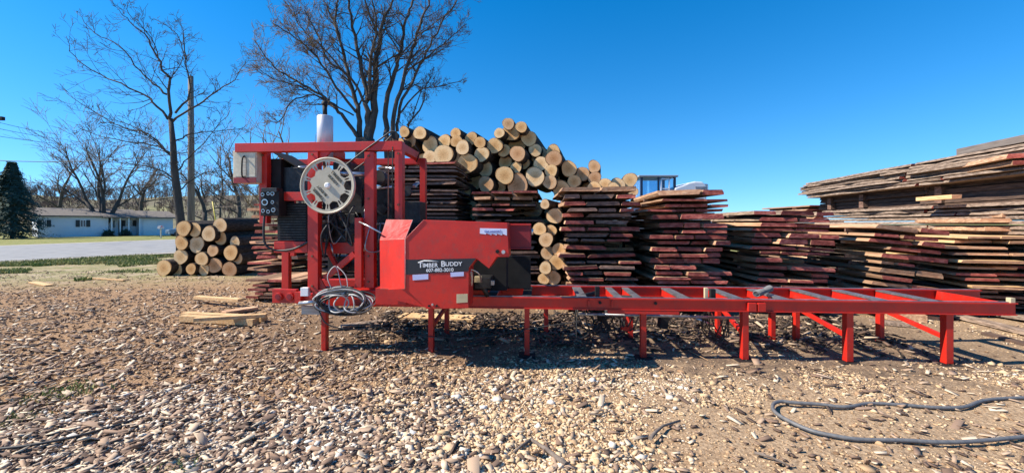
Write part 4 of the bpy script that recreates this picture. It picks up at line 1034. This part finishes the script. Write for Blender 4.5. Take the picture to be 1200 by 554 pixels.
left=[(180+a/3.46,230+b_/3.46,r_/3.46) for a,b_,r_ in c3]
logpile(left,12.6,-R(6),1.8,'small pile by road','logs in the small pile by the road',rgL,6,.12,1.16)

# ================================================================ lumber
def boardmesh(seed, wane=.12, rough_=.03, skew=.04):
    rg=random.Random(seed); mb=MB(); NS=7
    a=rg.uniform(0,wane); b_=rg.uniform(0,wane); up=rg.random()<.7; tz=.04
    sk=rg.uniform(-skew,skew)
    for i in range(NS+1):
        y=i/NS; wl=rg.uniform(-rough_,rough_); wr=rg.uniform(-rough_,rough_)
        A_,B_=(a,b_) if up else (0,0); C_,D_=(0,0) if up else (a,b_)
        y0=y+(sk*0 if i else 0)
        for (xx,z) in ((-.5+C_+wl,0),(.5-D_+wr,0),(.5-D_*.4-.0+wr,.5),(.5-B_+wr,1),(-.5+A_+wl,1),(-.5+A_*.4+wl,.5)):
            mb.v.append((xx, y+(sk*xx if i in (0,NS) else 0)+rg.uniform(-.002,.002), z))
    n6=6
    for i in range(NS):
        for k in range(n6):
            mb.f.append((i*n6+k,i*n6+(k+1)%n6,(i+1)*n6+(k+1)%n6,(i+1)*n6+k)); mb.m.append(0); mb.sm.append(False)
    mb.f.append(tuple(reversed(range(n6)))); mb.m.append(1); mb.sm.append(False)
    mb.f.append(tuple(NS*n6+k for k in range(n6))); mb.m.append(1); mb.sm.append(False)
    return mb
BMC={}
def bmesh_for(kind, i):
    k=(kind,i)
    if k not in BMC:
        s_,e_={'old':(side_old,end_red),'bark':(side_bark,end_red),'fresh':(side_fresh,end_tan),'dark':(side_dark,end_grey),'tan':(side_old,end_tan),'long':(side_bark,end_red)}[kind]
        o=boardmesh(i+len(kind)*13, .09 if kind!='fresh' else .04, .02 if kind!='long' else .12,.03).build('board',[s_,e_]); BMC[k]=o.data; bpy.data.objects.remove(o)
    return BMC[k]
BOARDS=[]   # (visibility score, matrix, kind, idx, label, group)
def pile(xl,xr,ytop,D,L,pitch,thick,kinds,desc,group,yaw=-AY,roll=0,jx=.06,jy=.08,nb=(2,3),zmin=.0,seed=0,lean=0.,ragged=.22,ang_top=0, score=1.0, shape=None):
    rg=random.Random(seed+100); p0=W(xl,ytop,D); p1=W(xr,ytop,D); H=p0.z; Wd=p1.x-p0.x
    cx=(p0.x+p1.x)/2; Mx=Matrix.Translation((cx,D,0))@Matrix.Rotation(yaw,4,'Z')@Matrix.Rotation(roll,4,'Y')
    nl=int((H-zmin)/pitch)
    ztop=H; thick0=thick; pitch0=pitch; wob=0
    for k in range(nl+6):
        f_=rg.uniform(.62,1.22) if thick0>.055 else 1
        thick=thick0*f_; pitch=thick+(pitch0-thick0)*rg.uniform(.6,1.9); z=ztop-pitch+(pitch-thick); ztop-=pitch
        if z<.03: break
        wob=wob*.7+rg.uniform(-.035,.035) if thick0>.055 else 0; w=Wd*(1+rg.uniform(-ragged,ragged*.6)); x=-w/2+rg.uniform(-jx,jx)+lean*k+wob; n_=rg.randint(*nb)
        ws=[rg.uniform(.6,1.4) for _ in range(n_)]; sw=sum(ws); gapw=rg.uniform(.005,.05)
        kd0=kinds[min(k,len(kinds)-1)] if isinstance(kinds,list) else kinds
        for j in range(n_):
            bw=ws[j]/sw*(w-gapw*(n_-1)); th=thick*rg.uniform(.75,1.02)
            if n_>1 and j>0 and rg.random()<.10 and k>0: x+=bw+gapw; continue
            dy=rg.uniform(-jy,jy)*1.2+(rg.uniform(-.14,.08) if rg.random()<.15 and thick0>.055 else 0)
            m=Mx@Matrix.Translation((x+bw/2,dy,z+rg.uniform(0,.006)))@Matrix.Rotation(rg.gauss(0,.03 if thick0>.055 else .008),4,'Z')@Matrix.Rotation(rg.gauss(0,.014 if thick0>.055 else .006)+ang_top,4,'Y')@Matrix.Diagonal((bw,L*rg.uniform(.93,1.06),th,1))
            c=m@Vector((0,0,.5)); py=HOR+(EYE-c.z)/c.y*F; px_=600+F*c.x/c.y
            sc_=bw*thick*(F/c.y)**2*score
            if py>331: sc_*=.05 if py<372 else .02
            pos='only' if n_==1 else ('left' if j==0 else ('right' if j==n_-1 else ('middle' if n_==3 else ORD[j])))
            kd=kd0 if not isinstance(kd0,tuple) else rg.choice(kd0)
            BOARDS.append((sc_,m,kd,rg.randrange(9),f'{pos} board, {ORD[k] if k<20 else "lowest"} layer down, {desc}',group))
            x+=bw+gapw
        # sticker sticks between layers
        for q in range(2):
            sy=rg.uniform(.22,.4)*L if q==0 else rg.uniform(.6,.9)*L
            m=Mx@Matrix.Translation((-w/2-rg.uniform(-.02,.09),sy,z-(pitch-thick)*.98))@Matrix.Rotation(-math.pi/2,4,'Z')@Matrix.Diagonal((.035,w+.06,(pitch-thick)*.93,1))
            STICKS.append((m,'old' if rg.random()<.4 else 'dark',rg.randrange(9)))  # mostly dark wood, so the gaps between layers look shaded
STICKS=[]
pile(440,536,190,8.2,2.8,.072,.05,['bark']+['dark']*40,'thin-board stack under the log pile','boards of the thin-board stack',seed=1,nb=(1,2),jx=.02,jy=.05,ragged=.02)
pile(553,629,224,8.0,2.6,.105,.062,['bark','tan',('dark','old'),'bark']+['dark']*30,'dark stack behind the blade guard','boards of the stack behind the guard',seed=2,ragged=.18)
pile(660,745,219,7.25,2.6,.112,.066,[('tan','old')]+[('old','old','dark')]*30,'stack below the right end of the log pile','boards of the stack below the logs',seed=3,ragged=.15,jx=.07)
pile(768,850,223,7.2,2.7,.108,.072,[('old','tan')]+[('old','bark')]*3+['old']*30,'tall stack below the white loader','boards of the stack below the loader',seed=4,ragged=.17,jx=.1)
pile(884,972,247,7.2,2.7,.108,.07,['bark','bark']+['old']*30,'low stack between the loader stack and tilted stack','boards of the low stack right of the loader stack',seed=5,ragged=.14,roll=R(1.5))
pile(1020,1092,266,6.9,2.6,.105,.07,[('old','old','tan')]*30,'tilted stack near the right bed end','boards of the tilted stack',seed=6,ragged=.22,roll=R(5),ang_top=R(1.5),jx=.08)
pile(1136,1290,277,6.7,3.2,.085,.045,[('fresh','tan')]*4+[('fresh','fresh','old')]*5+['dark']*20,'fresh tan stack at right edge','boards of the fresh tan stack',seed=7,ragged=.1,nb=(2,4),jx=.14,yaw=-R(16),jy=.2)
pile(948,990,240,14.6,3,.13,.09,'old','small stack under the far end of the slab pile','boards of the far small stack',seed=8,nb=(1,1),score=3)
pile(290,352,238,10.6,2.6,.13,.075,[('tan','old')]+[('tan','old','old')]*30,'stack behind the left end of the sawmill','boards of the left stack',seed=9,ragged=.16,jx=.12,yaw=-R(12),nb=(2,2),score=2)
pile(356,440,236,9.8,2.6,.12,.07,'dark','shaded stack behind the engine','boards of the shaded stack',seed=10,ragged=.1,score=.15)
pile(286,350,327,8.3,1.3,.085,.055,[('old','old','tan')]*10,'low stack beside the hitch','boards of the low stack',seed=12,ragged=.35,jx=.13,yaw=-R(4),jy=.08,nb=(2,3),score=2)
# long slab pile running back on the right
ydir=-R(10); rgS=random.Random(55)
def slabrow(xoff,z,th,w,segs,kind,desc,k,score=1.0,flush=0):
    y0=5.3+rgS.uniform(-.2,.2)
    for si,Ls in enumerate(segs):
        Xn=8.75-.177*(7-y0)+xoff+rgS.uniform(-.05,.05)
        m=Matrix.Translation((Xn+w/2,y0,z))@Matrix.Rotation(ydir+rgS.gauss(0,.006),4,'Z')@Matrix.Rotation(rgS.gauss(0,.02),4,'Y')@Matrix.Diagonal((w,Ls-.03,th*rgS.uniform(.85,1.05),1))
        sc_=score*Ls*th*3000/(y0*2+3)
        where=['nearest','middle','farthest'][si] if len(segs)==3 else ['near','far'][si]
        BOARDS.append((sc_,m,kind,rgS.randrange(9),f'{where} barky slab in the {ORD[k] if k<20 else "lowest"} course down, {desc}','slabs of the '+desc))
        y0+=Ls
zt=3.0
for k in range(8):
    th=.052; zt-=.068
    segs=rgS.choice(([4.2,4.6],[3.4,5.3],[5.0,4.0]))
    slabrow(-.04+.03*rgS.random(),zt,th,.55,segs,'long','upper slab pile at right',k)
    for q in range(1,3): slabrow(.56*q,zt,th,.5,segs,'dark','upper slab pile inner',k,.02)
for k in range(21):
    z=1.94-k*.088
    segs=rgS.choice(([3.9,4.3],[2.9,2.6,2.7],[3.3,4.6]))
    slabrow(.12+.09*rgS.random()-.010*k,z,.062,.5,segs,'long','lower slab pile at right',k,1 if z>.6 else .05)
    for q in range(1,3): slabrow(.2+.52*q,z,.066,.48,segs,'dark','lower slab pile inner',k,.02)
for yy,zc in ((6.5,2.2),(9,2.2),(11.5,2.2),(13,2.2)):
    for zz_ in (2.05,2.24):
        m=Matrix.Translation((8.75-.177*(7-yy)+.25,yy,zz_))@Matrix.Rotation(-math.pi/2+ydir,4,'Z')@Matrix.Diagonal((.16,1.5,.17,1)); STICKS.append((m,'dark' ,1))
for k in range(5):  # dark boards added to block the sky and blacken the shaded gap
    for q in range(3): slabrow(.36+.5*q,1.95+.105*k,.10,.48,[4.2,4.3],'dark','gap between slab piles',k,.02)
# tan ended blocks poking from the dark gap
BOARDS.append((999,Matrix.Translation((W(1118,232,8.2).x,8.15,2.10))@Matrix.Rotation(-R(10),4,'Z')@Matrix.Diagonal((.17,.9,.08,1)),'fresh',2,'single fresh-ended board poking out between upper and lower slab piles','slabs of the right pile'))
for i,(x,y,w_) in enumerate(((1190,252,.5),(1160,258,.42),(1168,290-22,.5),(1192,182,.4),(1197,190,.36))):
    p=W(x,y,7.4 if i<3 else 6.9); BOARDS.append((999,Matrix.Translation((p.x+.1,p.y,p.z-.04))@Matrix.Rotation(-R(22),4,'Z')@Matrix.Diagonal((w_,2.2,.075,1)),'tan' if i<3 else 'old',i,
        ('highest','middle','lowest')[i]+' red-tan board jutting from the right slab pile' if i<3 else ('upper','lower')[i-3]+' red board end on top of the slab pile at the right edge','slabs of the right pile'))
BOARDS.sort(key=lambda t:-t[0])
print('boards',len(BOARDS))
def place_board(m,kind,i,label,group,name='board'):
    o=bpy.data.objects.new(name,bmesh_for(kind,i)); col.objects.link(o)
    loc,rot,sc=m.decompose(); o.location=loc; o.rotation_mode='XYZ'; o.rotation_euler=rot.to_euler(); o.scale=sc
    tag(o,label,'board',group)
for sc_,m,kind,i,label,group in BOARDS[:285]: place_board(m,kind,i,label,group)
# everything deeper in the stacks as one mass
mats=[side_old,end_red,side_bark,end_red,side_fresh,end_tan,side_dark,end_grey,side_old,end_tan,side_bark,end_red]
kidx={'old':0,'bark':2,'fresh':4,'dark':6,'tan':8,'long':10}
mb=MB()
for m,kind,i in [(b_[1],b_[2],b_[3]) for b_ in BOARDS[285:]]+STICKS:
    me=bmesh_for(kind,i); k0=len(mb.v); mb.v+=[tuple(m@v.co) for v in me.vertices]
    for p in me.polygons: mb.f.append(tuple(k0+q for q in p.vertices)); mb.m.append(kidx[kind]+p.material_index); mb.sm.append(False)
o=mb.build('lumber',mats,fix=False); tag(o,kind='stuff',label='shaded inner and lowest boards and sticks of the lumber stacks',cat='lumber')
# grey beam on top of the slab pile
o=MB().box(-.09,.09,0,3.4,0,.13).build('timber_beam',mat('grey_weathered_timber',(.20,.17,.15),(.12,.10,.09),rough=.9,scale=4,stretch=(6,.6,6)),bevel=.008); o.location=(8.50,5.0,3.02); o.rotation_euler=(R(-.5),0,-R(11)); tag(o,'long grey squared timber lying on top of the slab pile','timber')
# loose boards on the ground
def loose(name,x0,y0,x1,y1,w,th,z,m,label,cat='board',group=None,rollz=0,bev=.004):
    a=G(x0,y0,z); b_=G(x1,y1,z); mb=MB(); mb.bar(a+Vector((0,0,th/2)),b_+Vector((0,0,th/2)),w,th); tag(mb.build(name,m,bevel=bev),label,cat,group)
g_='loose fresh boards left of the sawmill'
loose('board',214,376,300,380.5,.13,.10,.02,[side_fresh],'front fresh tan board on the ground left of the sawmill',group=g_)
loose('board',216,371.5,310,376,.13,.085,.03,[side_fresh],'rear fresh tan board lying just behind the front one',group=g_)
loose('board',230,350,282,353.5,.12,.06,.10,[side_fresh],'pale narrow board pointing left from the low stack',group=g_)
loose('board',228,376,312,371,.10,.05,.125,[side_fresh],'fresh board lying diagonally on top of the two ground boards',group=g_)
loose('board',262,368,300,362,.2,.05,.02,[side_old],'reddish short board between the low stack and fresh ground boards',group=g_)
g_='loose slabs at the right end of the bed'
loose('slab',1120,371,1290,412,.22,.05,.02,[side_bark],'long barky slab on the ground beyond the right bed end',group=g_)
loose('slab',1148,366,1300,388,.30,.06,.05,[side_bark],'wide pale slab behind the long ground slab at right',group=g_)
loose('slab',1155,392,1290,430,.12,.04,.01,[side_dark],'dark thin strip nearest the camera at the right edge',group=g_)
g_='loose slabs seen below the bed'
loose('slab',470,372,556,375,.35,.05,.02,[side_fresh],'pale slab lying behind the legs under the blade guard',group=g_)
loose('slab',400,384,452,377,.16,.04,.02,[side_bark],'pale strip on the ground behind the cable coil',group=g_)
loose('slab',1035,372,1082,376,.35,.12,.02,[side_old],'short stacked slab seen below the bed near its right end',group=g_)
loose('slab',1020,378,1076,383,.2,.05,.01,[side_bark],'thin grey slab in front of the short stacked one under the bed',group=g_)
# verge debris at left
loose('board',38,331,58,335,.15,.03,.01,[side_fresh],'pale scrap board on the verge at the far left')
loose('board',100,326,146,329,.08,.03,.01,[side_fresh],'thin long scrap board on the verge left of the log pile')

# ---------------------------------------------------------------- ground hoses and sticks
def ground_line(pl,r_): return smooth([G(x,y,0)+Vector((0,0,r_+.012)) for x,y in pl],6)
tag(MB().tube(ground_line([(1290,466),(1205,469),(1175,470),(1150,473),(1130,480),(1100,481),(1060,478),(1020,476),(1000,479),(985,480),(960,477),(930,475),(915,473.5),(906,477),(908,486),(925,497),(950,508),(980,515),(1010,519),(1060,520),(1100,522),(1140,521),(1205,515),(1290,505)],.015),.015,10).build('hose',greyhose,fix=False),'thick grey hose looping on the gravel in the right foreground','hose')
tag(MB().tube(ground_line([(-60,538),(0,531),(40,526),(90,516),(140,502),(168,492)],.022),.010,8).build('cable',rubber,fix=False),'thin black cable running out of the frame at the bottom left','cable')
def stick(pl,r0,r1,label,m=side_dark):
    pts=[G(x,y,0)+Vector((0,0,r0+.015)) for x,y in pl]; n_=len(pts)
    tag(MB().tube(pts,[r0+(r1-r0)*i/(n_-1) for i in range(n_)],7).build('stick',m,fix=False),label,'stick',group='sticks on the ground')
grst=mat('grey_dead_stick',(.20,.16,.13),(.11,.085,.07),rough=.95,scale=20,bump=.004)
stick([(602,533),(612,525),(623,518)],.008,.014,'short dark stick meeting a thicker one at the bottom centre',grst)
stick([(623,519),(640,530),(656,543),(664,549)],.012,.022,'thick grey stick at the bottom centre edge',grst)
stick([(762,518),(768,511),(777,503),(797,497)],.016,.008,'crooked dark stick right of the bottom centre',grst)
stick([(690,487),(702,489),(716,484)],.008,.005,'small twig in the centre foreground gravel',grst)
stick([(790,404),(803,410),(830,424)],.004,.003,'pale thin twig in front of the bed near the fourth leg',side_fresh)
stick([(884,534),(905,540),(925,550)],.010,.006,'dark twig below the hose loop at the bottom right',grst)
stick([(740,470),(765,478),(790,480)],.003,.002,'thin brown twig in the dirt right of centre',grst)
stick([(60,545),(75,538),(92,528)],.008,.004,'short dark twig at the bottom left below the cable',grst)
stick([(1035,462),(1060,468),(1090,466)],.004,.003,'thin twig on the dirt just above the hose loop',grst)
rg=random.Random(66)

# ---------------------------------------------------------------- loader behind the stacks
lo=empty('wheel_loader',(W(765,262,13.2).x,13.2,0),0); tag(lo,'white wheel loader with dark glazed cab parked behind the lumber stacks','loader')
k=13.2/F
zt_=EYE+(262-207.5)*k; zb_=1.9
navy=mat('navy_cab_paint',(.012,.02,.06),(.016,.025,.07),rough=.35)
cab=MB(); cw_=1.03
for (a_,b_) in ((-.55,-.48),(.48,.55)):
    for (c_,d_) in ((-.5,-.43),(.43,.5)): cab.box(a_,b_,c_,d_,zb_,zt_-.06)
cab.box(-.02,.04,-.5,-.45,zb_,zt_-.06); cab.box(-.55,.55,-.5,.5,zb_-.1,zb_+.35)
cab=cab.build('cab',navy,lo,bevel=.01)
MB().box(-.62,.60,-.56,.56,zt_-.06,zt_).build('roof',mat('grey_cab_roof',(.3,.33,.36),(.26,.29,.32),rough=.5),cab,bevel=.015)
gl=bpy.data.materials.new('cab_glass'); n,l=nt(gl); b=n['Principled BSDF']; b.inputs['Base Color'].default_value=(.55,.75,.9,1); b.inputs['Transmission Weight'].default_value=.9; b.inputs['Roughness'].default_value=.02; b.inputs['IOR'].default_value=1.1
for (a_,b_) in ((-.475,-.025),(.045,.475)):
    MB().box(a_,b_,-.485,-.475,zb_+.36,zt_-.07).build('window',gl,cab); MB().box(a_,b_,.475,.485,zb_+.36,zt_-.07).build('window',gl,cab)
MB().box(-.53,-.52,-.42,.42,zb_+.36,zt_-.07).build('window',gl,cab)
mb=MB(); mb.bar((.08,-.52,zt_-.12),(.08,-.52,zb_+.7),.03,.04); mb.bar((.33,-.52,zt_-.12),(.33,-.52,zb_+.7),.03,.04); mb.bar((.08,-.52,zt_-.12),(.33,-.52,zt_-.12),.03,.04); mb.bar((.08,-.52,zt_-.42),(.33,-.52,zt_-.42),.03,.04); mb.bar((.33,-.52,zt_-.42),(.05,-.52,zt_-.75),.03,.04); mb.build('grab_rail',plastwhite,cab)
z_=lambda y: EYE+(262-y)*k
X_=lambda x:(x-765)*k
mb=MB(); mb.prism([(X_(783),1.2),(X_(783),z_(222)),(X_(792),z_(219)),(X_(799),z_(216)),(X_(806),z_(214.5)),(X_(814),z_(215)),(X_(818),z_(219)),(X_(821),1.2)],-.55,.55); mb.build('engine_hood',plastwhite,lo,bevel=.04)
mb=MB(); mb.tube(smooth([Vector((X_(805),-.5,z_(222))),Vector((X_(806),-.5,z_(218.3))),Vector((X_(818),-.5,z_(218.3))),Vector((X_(820),-.5,z_(219))),Vector((X_(820),-.5,z_(226)))],4),.03,8); mb.build('guard_rail',brsteel,lo,fix=False)
MB().box(X_(806),X_(818),-.57,-.551,z_(226),z_(220.5)).build('grille',steel,lo)
MB().box(-1.6,1.9,-.5,.5,.7,1.9).build('chassis',plastwhite,lo,bevel=.03)
for xx in (-1.3,1.3):
    for yy in (-.95,.65):
        w_=MB(); w_.cyl((xx,yy,.75),(xx,yy+.35,.75),.72,28); w_=w_.build('wheel',rubber,lo,bevel=.06); MB().cyl((xx,yy-.01,.75),(xx,yy+.36,.75),.35,20).build('rim',plastwhite,w_)
mb=MB(); mb.bar((-1.2,-.45,1.6),(-2.9,-.45,.6),.12,.25); mb.bar((-1.2,.45,1.6),(-2.9,.45,.6),.12,.25); mb.build('lift_arm',plastwhite,lo)
MB().prism([(-3.6,.1),(-2.8,.1),(-2.7,1.1),(-2.85,1.1),(-3.0,.4),(-3.6,.2)],-1.2,1.2).build('bucket',steel,lo)

# ================================================================ light, sky, camera
EL=R(43); th=R(7)
frm=Vector((-math.cos(th)*math.cos(EL),-math.sin(th)*math.cos(EL),math.sin(EL)))
sun=bpy.data.lights.new('sun','SUN'); sun.energy=5.0; sun.angle=R(.53); sun.color=(1,.91,.77)
so=bpy.data.objects.new('sun',sun); so.rotation_euler=(-frm).to_track_quat('-Z','Y').to_euler(); col.objects.link(so)
w=bpy.data.worlds.new('World'); scene.world=w; w.use_nodes=True; n=w.node_tree.nodes; l=w.node_tree.links
sk=n.new('ShaderNodeTexSky'); sk.sky_type='NISHITA'; sk.sun_disc=False; sk.sun_elevation=EL; sk.sun_rotation=math.atan2(frm.x,frm.y)
sk.air_density=1.0; sk.dust_density=.05; sk.ozone_density=3.0; sk.altitude=300
tcw=n.new('ShaderNodeTexCoord'); lift=n.new('ShaderNodeVectorMath'); lift.operation='MULTIPLY_ADD'; lift.inputs[1].default_value=(1,1,.85); lift.inputs[2].default_value=(0,0,.10)
l.new(tcw.outputs['Generated'],lift.inputs[0]); nrm=n.new('ShaderNodeVectorMath'); nrm.operation='NORMALIZE'; l.new(lift.outputs[0],nrm.inputs[0]); l.new(nrm.outputs[0],sk.inputs['Vector'])
hs=n.new('ShaderNodeHueSaturation'); hs.inputs['Saturation'].default_value=1.42
l.new(sk.outputs[0],hs.inputs['Color']); l.new(hs.outputs[0],n['Background'].inputs[0]); n['Background'].inputs[1].default_value=.118
cam=bpy.data.cameras.new('camera'); cam.sensor_width=36; cam.lens=36*F/1200; cam.shift_y=-(277-HOR)/1200; cam.clip_end=5000; cam.clip_start=.05
co=bpy.data.objects.new('camera',cam); co.location=(0,0,EYE); co.rotation_euler=(math.pi/2,0,0); col.objects.link(co); scene.camera=co
scene.view_settings.view_transform='Standard'; scene.view_settings.look='None'; scene.view_settings.exposure=.85; scene.view_settings.gamma=1
scene.render.resolution_x=1024; scene.render.resolution_y=472
